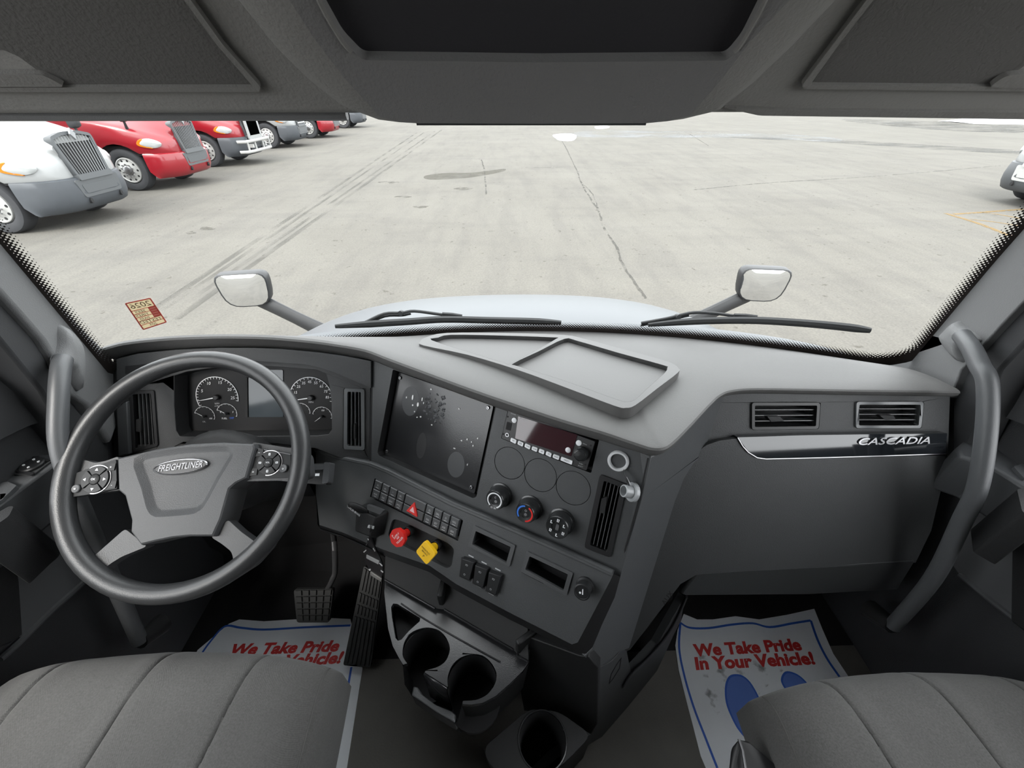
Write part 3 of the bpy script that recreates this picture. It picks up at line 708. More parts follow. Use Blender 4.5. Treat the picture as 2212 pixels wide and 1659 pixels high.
# doors below the glass
def door(s, name, label, shelf, zt, grille, kick, skin, pocket):
    d = B().plate(Fr((s * .965, 0, 0), (-s, 0, 0), (0, -s, 0)), [Fr((s * .965, 0, 0), (-s, 0, 0), (0, -s, 0)).lc(p) for p in ((s * .965, .73, .05), (s * .965, -.6, .05), (s * .965, -.6, .765), (s * .965, .46, .765), (s * .965, .58, .95), (s * .965, .73, .9))], -.03, 0).obj(name, M['door'])
    structure(d, label)
    top = [atz(x, y, zt) for x, y in shelf]
    q = B().loft([[p + V((0, 0, -.1)) for p in top], [p + V((0, 0, -.012)) for p in top], top], True, True, True).obj('armrest', M['armrest'], bevel=.007, seg=3); q.parent = d
    fr = Fr((s * .955, 0, 0), (-s, 0, 0), (0, -s, 0))
    q = B().plate(fr, rnd(fr.ls(grille), .01), -.02, 0).obj('speaker_grille', M['grille'], bevel=.002); q.parent = d
    P = [fr.px(*p) for p in kick]
    q = B().tube(smooth_line(P, 4), .006, 8).obj('grille_trim', M['armrest']); q.parent = d
    q = B().plate(fr, fr.ls(pocket), -.02, .02).obj('map_pocket', M['lower'], bevel=.005); q.parent = d
    q = B().plate(fr, rnd(fr.ls(skin), .01), -.02, .006).obj('upper_trim', M['pillard'], bevel=.008, seg=3); q.parent = d
    return d
gmesh = mat('speaker_mesh', (.04, .041, .043), .5)
nt = gmesh.node_tree; tcn = nt.nodes.new('ShaderNodeTexCoord'); vo = nt.nodes.new('ShaderNodeTexVoronoi'); vo.inputs['Scale'].default_value = 210; vo.inputs['Randomness'].default_value = 0
mpn = nt.nodes.new('ShaderNodeMapping'); mpn.inputs['Rotation'].default_value = (math.radians(45), 0, 0)
nt.links.new(tcn.outputs['Object'], mpn.inputs['Vector']); nt.links.new(mpn.outputs['Vector'], vo.inputs['Vector'])
rp = nt.nodes.new('ShaderNodeValToRGB'); rp.color_ramp.elements[0].position = .3; rp.color_ramp.elements[1].position = .42; rp.color_ramp.elements[0].color = (.004, .004, .004, 1); rp.color_ramp.elements[1].color = (.075, .076, .08, 1)
nt.links.new(vo.outputs['Distance'], rp.inputs['Fac']); nt.links.new(rp.outputs['Color'], nt.nodes['Principled BSDF'].inputs['Base Color'])
M['grille'] = gmesh
dl = door(-1, 'door_1', 'left cab door panel with switches and speaker grille', [(-160, 1110), (0, 1013), (70, 980), (112, 978), (150, 965), (160, 975), (113, 1003), (0, 1086), (-160, 1210)], .75,
     KB([(65, 690), (320, 490), (480, 440), (640, 800), (700, 900), (570, 1020), (130, 1410), (95, 1100), (78, 760)]), KB([(0, 1545), (120, 1440), (350, 1215), (570, 1020), (700, 900)]),
     [(-100, 800), (0, 730), (60, 800), (110, 860), (120, 905), (60, 918), (0, 947), (-100, 1000)], KB([(-150, 760), (18, 735), (60, 1000), (85, 1370), (0, 1440), (-150, 1500)]))
dr = door(1, 'door_2', 'right cab door panel with armrest and speaker grille', [(2066, 966), (2085, 950), (2150, 955), (2212, 985), (2380, 1080), (2380, 1150), (2212, 1050), (2140, 1006), (2075, 985)], .75,
     KK([(425, 960), (470, 955), (640, 1075), (625, 1535), (600, 1520), (370, 1345), (300, 1250)]), KK([(360, 1330), (480, 1430), (647, 1560)]),
     [(2320, 830), (2212, 760), (2170, 800), (2150, 870), (2160, 895), (2212, 915), (2320, 960)], KK([(640, 1090), (760, 1100), (760, 1640), (632, 1540)]))
# driver's window and mirror switches on the left armrest
SH = Fr((0, 0, .75), (0, 0, 1), (1, 0, 0))
def shelfpart(par, name, pts, h0, h1, m, r=.003, bevel=.0015):
    o = B().plate(SH, rnd(SH.ls(pts, h1), r), h0, h1).obj(name, m, bevel=bevel); o.parent = par; return o
shelfpart(dl, 'switch_plate', KB([(70, 265), (210, 140), (360, 175), (310, 210), (235, 268), (190, 278)]) + [], .0, .003, M['panel'])
c0 = SH.l(*KB([(225, 205)])[0], .005)
o = B().lathe(SH, [(.019, .002), (.019, .007), (.017, .009), (.001, .008)], 20, c0[0], c0[1]).obj('mirror_dial', M['button']); o.parent = dl
for k in range(4):
    t = k * math.pi / 2 + .4
    o2 = B().lathe(SH, [(.002, .008), (.002, .0102), (.0003, .0102)], 6, c0[0] + .011 * math.cos(t), c0[1] + .011 * math.sin(t)).obj('dial_mark', M['white_ink']); o2.parent = o
shelfpart(dl, 'switch', KB([(215, 150), (255, 142), (350, 168), (310, 182)]), .002, .006, M['button'])
shelfpart(dl, 'switch', KB([(95, 245), (130, 228), (240, 262), (205, 275)]), .002, .006, M['button'])
for k in range(2):
    pts = KB([(0, 330 + 60 * k), (45, 318 + 45 * k), (115, 345 + 40 * k), (60, 400 + 40 * k), (0, 450 + 30 * k)]) if k == 0 else KB([(-30, 410), (0, 405), (45, 400), (20, 440), (-30, 470)])
    shelfpart(dl, 'window_switch', pts, .0, .007, M['armrest'])
shelfpart(dl, 'pull_handle', KB([(-200, 640), (-60, 560), (60, 490), (95, 490), (60, 560), (0, 600), (-200, 760)]), -.11, .014, M['lower'], r=.008, bevel=.005)
shelfpart(dr, 'window_switch', KK([(600, 845), (647, 830), (700, 840), (700, 900), (650, 900)]), .0, .007, M['armrest'])
shelfpart(dr, 'pull_handle', KK([(615, 945), (647, 945), (760, 1000), (760, 1110), (640, 1050)]), -.11, .012, M['lower'], r=.006, bevel=.004)
# ------------------------------------------------------------------ dashboard
R_ = math.radians
F2 = tilted(atz(800, 778, .84), R_(-28.94), R_(26))
F3 = tilted(F2.px(801, 1001) + F2.n * .018, R_(-28.94), R_(32))
FC = tilted((-.6, .785, .84), 0, R_(26))
FG = tilted((.6, .629, .84), 0, R_(25))
FS = tilted(F2.px(1412, 984), R_(39.66), R_(10))
FP = tilted((.298, .349, 0), R_(36), R_(10))
DASH = thing('dashboard', 'charcoal wraparound truck dashboard with a light grey top pad', 'dashboard', (0, .8, .45))

# top pad: a lip traced along the panel tops, ruled forward to the foot of the windshield
lipL = [FC.px(*p) for p in [(240, 776), (262, 769), (300, 761), (380, 753), (470, 749), (540, 749), (600, 751), (680, 758), (740, 766)]]
lipM = [F2.px(*p) for p in [(800, 777), (850, 796), (900, 815), (1000, 853), (1100, 889), (1200, 923), (1300, 951), (1350, 967), (1385, 978), (1402, 982.5)]]
lipR = [atz(x, y, .84) for x, y in [(1419, 982), (1438, 970), (1477, 930), (1516, 887), (1543, 863), (1573, 853), (1631, 849.5), (1786, 852), (1920, 854), (2054, 856)]]
lip = [V(p) for p in smooth_line(lipL + lipM + lipR, 4)]
hts = []
for i, p in enumerate(lip):
    x = p.x; hts.append(.032 if x < .05 else (.032 - (x - .05) / .3 * .013 if x < .35 else .019))
def front_y(x): return .985 - .21 * (abs(x) / .93) ** 2
rows = []; NF = 9
PADR = []
for i, p in enumerate(lip):
    t = (lip[min(i + 1, len(lip) - 1)] - lip[max(0, i - 1)]); t.z = 0; t.normalize(); o = V((t.y, -t.x, 0)); hh = hts[i]
    prof = [p - o * .03 + V((0, 0, .002)), p + o * .001, p + o * .004 + V((0, 0, .12 * hh)), p + o * .009 + V((0, 0, .5 * hh)), p + o * .010 + V((0, 0, .84 * hh)), p + o * .007 + V((0, 0, .96 * hh)), p + o * .0 + V((0, 0, hh))]
    q = prof[-1]; fx = q.x * (1.0 if abs(q.x) < .5 else 1.0 + .04 * (abs(q.x) - .5)); fy = max(front_y(fx), q.y + .02); PADR.append(q)
    for k in range(1, NF):
        s = k / (NF - 1); z = q.z * (1 - s) + .795 * s + .012 * math.sin(math.pi * s) * (1 if q.y < .8 else .3)
        prof.append(V((q.x + (fx - q.x) * s, q.y + (fy - q.y) * s, z)))
    rows.append(prof)
pad = B().loft(rows, False).obj('top_pad', M['pad'], DASH, ang=28, fix=False)
for pg in pad.data.polygons: pass
def pad_z(x, y):
    best = min(range(len(PADR)), key=lambda i: abs(PADR[i].x - x)); q = PADR[best]; fy = max(front_y(x), q.y + .02); s = max(0, min(1, (y - q.y) / (fy - q.y)))
    return q.z * (1 - s) + .795 * s + .012 * math.sin(math.pi * s) * (1 if q.y < .8 else .3)
def pad_hit(px, py):
    z = .84
    for _ in range(25): p = atz(px, py, z); z = .5 * z + .5 * pad_z(p.x, p.y)
    return p
# end cap of the pad on the driver's side
# tray on the pad
tp = [pad_hit(*p) for p in [(950, 735), (1450, 800), (1240, 868)]]
tn = (tp[1] - tp[0]).cross(tp[2] - tp[0]); tn = tn if tn.z > 0 else -tn
lift = max(0, max((pad_hit(*p) - tp[0]).dot(tn.normalized()) for p in [(1200, 728), (1330, 765), (1100, 830), (1300, 830), (1180, 770)]))
FT = Fr(tp[0] + tn.normalized() * (lift + .001), tn, (1, 0, 0))
out_ = smooth_line(FT.ls(KO([(20, 132), (60, 105), (180, 80), (520, 80), (870, 92), (1000, 115), (1250, 182), (1500, 252), (1562, 290), (1560, 318), (1440, 410), (1310, 510), (1250, 528), (1180, 515), (900, 410), (600, 300), (300, 210), (40, 155)]), .012), 3, True)
inL = smooth_line(FT.ls(KO([(90, 124), (130, 108), (205, 92), (500, 96), (810, 107), (832, 116), (700, 190), (562, 264), (520, 258), (330, 200)]), .012), 3, True)
inR = smooth_line(FT.ls(KO([(882, 116), (960, 128), (1200, 198), (1470, 272), (1496, 288), (1480, 320), (1380, 410), (1310, 475), (1260, 492), (1200, 480), (900, 372), (610, 280), (580, 262), (730, 190)]), .012), 3, True)
tr_ = B().plate(FT, out_, -.012, .012, [inL, inR], wall_holes=True).obj('tray_rim', M['tray'], DASH, bevel=.003, seg=3)
for P_ in (inL, inR):
    B().plate(FT, P_, -.004, .0015).obj('tray_floor', M['tray'], DASH)
for P_ in (inL, inR):
    B().loft([[FT.w(p[0], p[1], .012) for p in P_], [FT.w(p[0], p[1], -.004) for p in P_]], True).obj('tray_wall', M['panel2'], tr_)

# ---- cluster panel
op = KC([(520, 350), (620, 318), (800, 290), (1000, 272), (1250, 268), (1500, 285), (1680, 300), (1770, 335), (1795, 420), (1815, 560), (1818, 790), (1790, 832), (1700, 842), (640, 852), (565, 850), (535, 800), (520, 600)])
opl = ccw(FC.ls(op))
VL = KC([(150, 480), (350, 468), (385, 930), (175, 985)])
VC = KC([(1918, 452), (2085, 458), (2088, 965), (1915, 955)])
cp = [(246, 778), (262, 770), (300, 762), (380, 754), (470, 750), (540, 750), (600, 752), (680, 759), (740, 767), (801, 778), (799, 996), (748, 994), (706, 978), (680, 968), (600, 958), (396, 955), (330, 990), (252, 1010), (252, 850)]
B().plate(FC, FC.ls(cp), -.05, 0, [opl, rnd(FC.ls(VL), .004), rnd(FC.ls(VC), .004)]).obj('cluster_panel', M['panel'], DASH, bevel=.002)
brow = [(252, 776), (300, 764), (380, 756), (470, 752), (540, 752), (600, 754), (680, 761), (740, 769), (801, 780), (801, 838), (770, 825), (712, 800), (660, 787), (557, 780), (470, 781), (380, 790), (300, 806), (252, 822)]
B().plate(FC, FC.ls(brow, .02), -.01, .02).obj('cluster_brow', M['panel'], DASH, bevel=.005, seg=3)
# slim demister slot and column trim at the driver's end
B().plate(FC, rnd(FC.ls([(270, 791), (318, 786), (318, 803), (270, 808)], .022), .002), .0, .0215).obj('demister_slot', M['void'], DASH)
B().plate(FC, FC.ls([(243, 780), (260, 776), (262, 1005), (246, 1010)], .004), -.02, .004).obj('end_trim', M['lower'], DASH, bevel=.002)
def vent(fr, quad, nslat, vertical, label, chrome=None, tab=None, depth=-.03, h=.004, frame_w=.007, slat_r=.0008):
    q = [V(p) for p in fr.ls(quad, h)]
    f = B().plate(fr, rnd([tuple(p) for p in q], .006), -.006, h, [rnd(inset([tuple(p) for p in q], frame_w), .003)]).obj('air_vent', chrome or M['black'], DASH, bevel=.0015)
    f['label'] = label
    B().plate(fr, [tuple(p) for p in q], depth - .005, depth).obj('duct', M['void'], f)
    w = B().loft([[fr.w(*p, h - .002) for p in inset([tuple(p) for p in q], frame_w)], [fr.w(*p, depth) for p in inset([tuple(p) for p in q], frame_w)]], True).obj('duct_wall', M['void'], f)
    a, b, c, d = ccw([tuple(p) for p in inset([tuple(p) for p in q], frame_w * .8)])
    Q = sorted([V(a), V(b), V(c), V(d)], key=lambda p: -p.y); top = sorted(Q[:2], key=lambda p: p.x); bot = sorted(Q[2:], key=lambda p: p.x)
    for i in range(nslat):
        t = (i + 1) / (nslat + 1)
        if vertical: p0, p1 = top[0].lerp(top[1], t), bot[0].lerp(bot[1], t)
        else: p0, p1 = top[0].lerp(bot[0], t), top[1].lerp(bot[1], t)
        dv = (p1 - p0).normalized(); nrm = V((-dv.y, dv.x)) * slat_r
        s = B(); P0 = [fr.w(*(p0 + nrm), -.002), fr.w(*(p0 - nrm), -.002), fr.w(*(p0 - nrm), -.018), fr.w(*(p0 + nrm), -.018)]; P1 = [fr.w(*(p1 + nrm), -.002), fr.w(*(p1 - nrm), -.002), fr.w(*(p1 - nrm), -.018), fr.w(*(p1 + nrm), -.018)]
        s.loft([P0, P1], True, True, True); s.obj('slat', M['slat'], f)
    if tab: B().plate(fr, rnd(fr.ls(tab, .004), .001), -.01, .004).obj('vent_tab', M['lower'], f, bevel=.001)
    return f
M['slat'] = mat('vent_slat', (.075, .077, .08), .3)
M['ventrim'] = mat('vent_rim_satin', (.1, .105, .11), .2)
vent(FC, VL, 4, True, 'tall slatted vent behind the steering wheel', tab=KC([(205, 710), (245, 700), (245, 815), (205, 810)]))
vent(FC, VC, 3, True, 'narrow vertical vent with glossy rim', chrome=M['ventrim'], tab=KC([(2000, 745), (2012, 748), (2012, 870), (1998, 870)]), frame_w=.008)
B().plate(FC, FC.ls(KC([(45, 610), (125, 560), (145, 1000), (60, 1020)]), .012), -.01, .012).obj('vent_cheek', M['panel2'], DASH, bevel=.003)

# ---- instrument cluster in its opening
IC = thing('instrument_cluster', 'instrument cluster with round gauges and a grey screen behind the steering wheel', 'gauges', FC.px(560, 940))
HD = -.035
B().plate(FC, [tuple(p) for p in inset(opl, -.012)], HD - .01, HD).obj('gauge_face', M['dial'], IC)
B().loft([[FC.w(*p, -.001) for p in opl], [FC.w(*p, HD) for p in inset(opl, .004)]], True).obj('housing', M['lower'], IC)
SCR = FC.ls(KC([(1132, 365), (1290, 300), (1415, 302), (1418, 690), (1135, 690)]), HD + .002)
B().plate(FC, rnd(SCR, .003), HD, HD + .002).obj('screen', M['lcd'], IC)
B().plate(FC, rnd(FC.ls(KC([(1102, 365), (1122, 365), (1125, 692), (1104, 692)]), HD + .003), .001), HD, HD + .003).obj('screen_bezel', M['lower'], IC)
def gauge(cx, cy, rpx, a0, a1, needle, ticks, label=None, nums=()):
    c = V(FC.l(cx, cy, HD + .002)); r = (V(FC.l(cx + rpx, cy, HD + .002)) - c).length
    g = thing_part('gauge', IC)
    def arc(r0, r1, s0, s1, n=28):
        A_ = [(c.x + r1 * math.cos(t), c.y + r1 * math.sin(t)) for t in [math.radians(s0 + (s1 - s0) * i / n) for i in range(n + 1)]]
        B_ = [(c.x + r0 * math.cos(t), c.y + r0 * math.sin(t)) for t in [math.radians(s0 + (s1 - s0) * i / n) for i in range(n + 1)]]
        return B().loft([[FC.w(*p, HD + .002) for p in A_], [FC.w(*p, HD + .002) for p in B_]], False)
    ring = arc(r * .965, r, a0, a1)
    for i in range(ticks + 1):
        s = a0 + (a1 - a0) * i / ticks
        ring.add(*arc(r * .88, r * .97, s - .9, s + .9, 1).__dict__.values()) if False else None
        t0 = math.radians(s); d = V((math.cos(t0), math.sin(t0))); q = V((-d.y, d.x)) * r * .012
        ring.add([FC.w(*(c + d * r * .88 + q), HD + .002), FC.w(*(c + d * r * .88 - q), HD + .002), FC.w(*(c + d * r - q), HD + .002), FC.w(*(c + d * r + q), HD + .002)], [[0, 1, 2, 3]])
    o = ring.obj('gauge', M['white_ink'], IC, fix=False)
    t0 = math.radians(needle); d = V((math.cos(t0), math.sin(t0))); q = V((-d.y, d.x))
    nd = B().add([FC.w(*(c + q * r * .03), HD + .006), FC.w(*(c - q * r * .03), HD + .006), FC.w(*(c + d * r * .93 - q * r * .008), HD + .006), FC.w(*(c + d * r * .93 + q * r * .008), HD + .006)], [[0, 1, 2, 3]])
    nd.obj('needle', M['white_ink'], o, fix=False)
    B().lathe(FC, [(r * .13, HD + .001), (r * .13, HD + .008), (r * .1, HD + .01), (.0003, HD + .01)], 16, c.x, c.y).obj('needle_cap', M['black'], o)
    for s, ang, rr, sz in nums:
        t0 = math.radians(ang)
        text_mesh(s, FC, c.x + r * rr * math.cos(t0), c.y + r * rr * math.sin(t0), r * sz, M['white_ink'], HD + .0022, shear=.2, parent=o, name='numeral')
    return o
def thing_part(*a): return None
gauge(469, 858, 46, 205, -12, 190, 25, nums=[('5', 155, .74, .2), ('10', 115, .74, .2), ('15', 72, .74, .2), ('20', 30, .72, .2), ('25', -4, .72, .2)])
gauge(672, 859, 46, 175, -12, 187, 16, nums=[('15', 160, .76, .18), ('25', 135, .76, .18), ('35', 112, .76, .18), ('45', 90, .76, .18), ('55', 68, .76, .18), ('65', 45, .76, .18), ('75', 22, .76, .18), ('85', 0, .76, .18)])
gauge(442, 899, 22, 160, -20, 150, 8, nums=[('100', -25, .6, .22)])
gauge(490, 893, 22, 160, -20, 150, 8, nums=[('E', 165, .62, .25), ('F', 10, .62, .25)])
gauge(650, 890, 20, 150, -10, 150, 6)
gauge(696, 899, 21, 165, -15, 215, 8, nums=[('150', 80, .62, .22)])
for s, x, y, sz, mm in (('RPM', 469, 872, .006, 'grey_ink'), ('x100', 468, 877, .005, 'grey_ink'), ('FUEL', 485, 904, .006, 'white_ink'), ('DEF', 501, 903, .006, 'blue_ink'), ('OIL', 441, 911, .005, 'grey_ink'), ('MPH', 672, 869, .006, 'grey_ink')):
    c = FC.l(x, y, HD + .002); text_mesh(s, FC, c[0], c[1], sz, M[mm], HD + .0022, parent=IC, name='gauge_caption')

# ---- centre panel
def P2(pts, h=0): return F2.ls(pts, h)
ctop = [(803, 778), (850, 797), (900, 816), (1000, 854), (1100, 890), (1200, 924), (1300, 952), (1350, 968), (1395, 982), (1404, 988), (1385, 1080), (1340, 1246), (1325, 1250), (1111, 1156), (980, 1101), (883, 1052), (801, 1010)]
scr_o = KG([(335, 187), (400, 195), (1395, 525), (1425, 575), (1215, 1530), (1180, 1545), (190, 1100), (172, 1060)])
rad_o = KH([(262, 104), (1172, 410), (1092, 748), (195, 402)])
ven_o = KH([(1180, 758), (1450, 862), (1285, 1592), (1022, 1488)])
cc = [KH([(278, 648)])[0], KH([(585, 768)])[0], KH([(912, 897)])[0]]
blanks = [F2.l(*c) for c in cc]; RB = .0335
B().plate(F2, P2(ctop), -.05, 0, [rnd(P2(scr_o), .003), rnd(P2(rad_o), .003), rnd(P2(ven_o), .006)] + [circ(a, b, RB, 36) for a, b in blanks]).obj('center_panel', M['panelc'], DASH, bevel=.0012)
for a, b in blanks:
    B().plate(F2, circ(a, b, RB - .0009, 36), -.01, -.0004).obj('gauge_blank', M['panelc'], DASH, bevel=.0006)
    B().plate(F2, circ(a, b, RB + .003, 24), -.014, -.012).obj('gauge_blank_back', M['void'], DASH)
B().plate(F2, P2([(802, 776), (805, 777), (801, 1000), (798, 999)], .001), -.01, .0006).obj('panel_seam', M['void'], DASH)
# blank screen cover, sunk in its opening
SD = -.016
sc_in = rnd(P2(KG([(398, 215), (1395, 570), (1195, 1498), (248, 1082)]), SD), .004)
so = rnd(P2(scr_o), .003)
B().loft([[F2.w(*p, -.001) for p in so], [F2.w(*p, SD - .004) for p in inset(so, .002)]], True).obj('screen_well', M['black'], DASH)
B().plate(F2, [tuple(p) for p in inset(so, -.006)], SD - .012, SD - .006).obj('screen_well_floor', M['black'], DASH)
cov = B().plate(F2, sc_in, SD - .006, SD).obj('screen_cover', M['satin'], DASH, bevel=.0015); cov['label'] = 'blank cover plate with glue residue'
for p in KG([(408, 275), (1335, 590), (1160, 1430), (268, 1052)]):
    a, b = F2.l(*p, SD + .002)
    s = B().lathe(F2, [(.0042, SD), (.0042, SD + .002), (.003, SD + .003), (.0022, SD + .003), (.002, SD + .001), (.0003, SD + .001)], 14, a, b).obj('screw', M['steel'], cov)
res = mat('glue_residue', (.05, .052, .056), .12, grain=1, gscale=420); res2 = mat('smudge', (.04, .042, .045), .4); res3 = mat('glue_white', (.7, .7, .7), .4)
gb = B()
for i in range(46):
    t = random.uniform(0, 6.28); rr = math.sqrt(random.uniform(.05, 1)); x, y = 785 + 125 * rr * math.cos(t), 585 + 175 * rr * math.sin(t)
    a, b = F2.l(*KG([(x, y)])[0], SD + .0005); r = random.uniform(.002, .0055)
    gb.lathe(F2, [(r, SD), (r * .8, SD + .0007), (r * .3, SD + .0011), (.0002, SD + .0012)], 8, a, b, sx=random.uniform(.5, 1.3), sy=random.uniform(.5, 1.3))
gb.obj('glue_residue', res, cov)
gb = B()
for x, y, w, h_ in [(480, 480, 8, 14), (545, 480, 12, 35), (545, 562, 10, 12), (600, 555, 14, 30), (565, 630, 8, 10), (628, 685, 11, 10), (590, 690, 8, 8), (645, 500, 8, 25), (660, 540, 6, 14), (740, 395, 12, 10), (745, 770, 10, 8), (1060, 935, 12, 7), (1120, 922, 9, 12), (1165, 950, 8, 7), (1182, 990, 8, 12), (1230, 912, 8, 10), (1035, 600, 9, 9), (985, 1018, 16, 5), (1122, 1188, 6, 14)]:
    a, b = F2.l(*KG([(x, y)])[0], SD + .0006); k = .00025
    gb.plate(F2, circ(a, b, w * k * .7, 8, h_ * k * .7), SD, SD + .0015)
gb.obj('glue_spots', res3, cov)
for x, y, w, h_ in ((520, 520, 140, 210), (635, 990, 78, 190), (1000, 1190, 130, 180)):
    a, b = F2.l(*KG([(x, y)])[0], SD + .0003)
    B().plate(F2, circ(a, b, w * .000165, 28, h_ * .000165), SD, SD + .0003).obj('smudge', res2 if x != 635 else M['black'], cov)

# power outlet with its dangling cap
a, b = F2.l(*KH([(1358, 632)])[0], .006)
po = B().lathe(F2, [(.0185, 0), (.0185, .005), (.017, .0075), (.0145, .0075), (.0135, .005), (.0125, -.01)], 28, a, b).obj('power_outlet', M['alu2'] if 'alu2' in M else M['steel'], DASH, ang=50)
po.data.materials[0] = mat('outlet_ring_white', (.55, .56, .57), .4)
B().lathe(F2, [(.0126, .0), (.008, -.004), (.0005, -.004)], 20, a, b).obj('socket', M['void'], po)
pc = thing('outlet_cap', 'translucent socket cap dangling on its strap beside the tall vent', 'cap', F2.px(*KH([(1470, 960)])[0], .01))
clr = mat('clear_grey_plastic', (.3, .31, .32), .2)
p0, p1 = F2.px(*KH([(1415, 710)])[0], .006), F2.px(*KH([(1470, 870)])[0], .02)
B().tube(smooth_line([p0, p0.lerp(p1, .5) + F2.n * .006, p1], 5), .0016, 8, flat=.5).obj('strap', M['black'], pc)
B().tube(smooth_line([F2.px(*KH([(1440, 790)])[0], .016), F2.px(*KH([(1480, 860)])[0], .02)], 3), .0025, 8, flat=.4).obj('strap_end', clr, pc)
cfr = Fr(F2.px(*KH([(1500, 935)])[0], .012), (F2.n * .7 - F2.e * .8 + F2.u * .1), F2.u)
B().lathe(cfr, [(.0003, -.004), (.0165, -.004), (.0165, .002), (.0115, .003), (.0105, .018), (.0085, .0185), (.0085, .006), (.0003, .006)], 24).obj('cap', clr, pc, ang=50)

# climate knobs
def knob(px, py, rb, rf, hgt, label):
    a, b = F2.l(px, py, hgt)
    o = B().lathe(F2, [(rb * 1.12, 0), (rb * 1.12, .003), (rb, .004), (rb * .98, hgt * .55), (rf * 1.08, hgt * .92), (rf, hgt), (rf * .55, hgt - .001), (rf * .5, hgt - .003), (.0004, hgt - .003)], 36, a, b).obj('climate_knob', M['gloss2'], DASH, ang=50)
    o['label'] = label
    for i in range(16):
        t = i * math.pi / 8
    return o, a, b
M['gloss2'] = mat('knob_black', (.018, .019, .02), .22)
def arc_plate(fr, a, b, r0, r1, s0, s1, h, m, par, name, n=30):
    A_ = [[fr.w(a + r * math.cos(t), b + r * math.sin(t), h) for t in [math.radians(s0 + (s1 - s0) * i / n) for i in range(n + 1)]] for r in (r1, r0)]
    return B().loft(A_, False).obj(name, m, par, fix=False)
kd = KH([(130, 1018), (432, 1150), (752, 1290)])
o, a, b = knob(*kd[0], .0225, .0185, .03, 'fan speed knob with a white ring')
arc_plate(F2, a, b, .0135, .016, -60, 240, .0304, M['white_ink'], o, 'dial_ring')
B().plate(F2, circ(a + .002, b - .003, .003, 14), .026, .0275).obj('dial_centre', M['steel'], o)
text_mesh('C', F2, a, b + .005, .006, M['grey_ink'], .028, parent=o, name='dial_mark')
for s, t in (('O', -100), ('1', -125), ('H', -75)): text_mesh(s, F2, a + .0165 * math.cos(math.radians(t)), b + .0165 * math.sin(math.radians(t)), .005, M['white_ink'], .0306, parent=o, name='dial_mark')
o, a, b = knob(*kd[1], .0225, .0185, .03, 'temperature knob with blue and red arcs')
arc_plate(F2, a, b, .0135, .0165, 100, 225, .0304, mat('knob_blue', (.03, .16, .62), .4), o, 'cold_arc')
arc_plate(F2, a, b, .0135, .0165, -75, 70, .0304, M['red'], o, 'hot_arc')
B().plate(F2, circ(a + .001, b - .003, .003, 14), .026, .0275).obj('dial_centre', M['steel'], o)
text_mesh('O', F2, a, b + .005, .006, M['grey_ink'], .028, parent=o, name='dial_mark')
o, a, b = knob(*kd[2], .0235, .021, .028, 'air direction knob ringed by white symbols')
B().plate(F2, rnd([(a - .003, b - .006), (a + .003, b - .006), (a + .003, b + .006), (a - .003, b + .006)], .002), .024, .027).obj('dial_centre', M['steel'], o)
for i, t in enumerate((150, 95, 35, -25, -80, -140)):
    x, y = a + .0145 * math.cos(math.radians(t)), b + .0145 * math.sin(math.radians(t)); s = B()
    s.plate(F2, circ(x - .001, y + .0015, .0013, 8), .028, .0284); s.plate(F2, rect(x - .002, y - .0022, x - .0006, y + .0005), .028, .0284); s.plate(F2, rect(x - .002, y - .003, x + .0022, y - .0018), .028, .0284)
    if i % 2: s.plate(F2, rect(x + .001, y - .001, x + .0025, y + .0025), .028, .0284)
    s.obj('dial_mark', M['white_ink'], o)

# right-hand vertical vent of the centre panel
vent(F2, ven_o, 4, True, 'tall vertical vent beside the dangling cap', tab=KH([(1195, 1000), (1250, 985), (1225, 1150), (1172, 1140)]), frame_w=.009)

# ---- radio
RD = thing('radio', 'black truck radio with red-tinted display and a row of white keys', 'radio', F2.px(1180, 1000))
RH = .006
rq = [V(p) for p in P2(KH([(268, 120), (1130, 432), (1045, 722), (200, 400)]), RH)]
B().plate(F2, [tuple(p) for p in P2(KH([(268, 112), (1170, 412), (1090, 745), (198, 402)]), .001)], -.03, -.012).obj('sleeve', M['void'], RD)
B().plate(F2, rnd([tuple(p) for p in rq], .003), -.014, RH).obj('faceplate', M['black'], RD, bevel=.001)
def rp(pts, h0, h1, m, name, par=RD, r=.0015): return B().plate(F2, rnd(P2(KH(pts), h1), r), h0, h1).obj(name, m, par)
rp([(365, 180), (955, 365), (890, 580), (335, 400)], RH, RH + .0012, M['display'], 'display')
keys = [(290, 395), (362, 425), (432, 452), (502, 480), (572, 505), (642, 530), (712, 558), (790, 585), (920, 632)]
for i in range(8):
    x0, y0 = keys[i]; x1, y1 = keys[i + 1][0] - 15, keys[i + 1][1] - 6
    k = rp([(x0 + 4, y0), (x1, y1), (x1 - 8, y1 + 38), (x0 - 4, y0 + 34)], RH, RH + .0025, M['keycap'] if 'keycap' in M else M['white_ink'], 'preset_key')
    c = F2.l(*KH([((x0 + x1) / 2, (y0 + y1) / 2 + 18)])[0], RH + .0028)
    text_mesh(['SRC', 'SEEK', 'TUNE', 'SCAN', 'AM', 'FM', 'BAND', 'PRESETS'][i], F2, c[0], c[1], .0042, M['button'], RH + .0027, parent=k, name='key_text', sx=.7)
for x, y in ((325, 222), (967, 448), (862, 518)):
    a, b = F2.l(*KH([(x, y)])[0], RH + .002); B().lathe(F2, [(.0052, RH), (.0052, RH + .002), (.004, RH + .0028), (.0003, RH + .0028)], 18, a, b).obj('round_key', M['white_ink'], RD)
rp([(255, 235), (305, 250), (290, 325), (240, 310)], RH, RH + .0004, M['void'], 'usb_port')
a, b = F2.l(*KH([(258, 365)])[0], RH); B().lathe(F2, [(.004, RH), (.004, RH + .0015), (.0028, RH + .0015), (.0022, RH - .002)], 14, a, b).obj('aux_jack', M['steel'], RD)
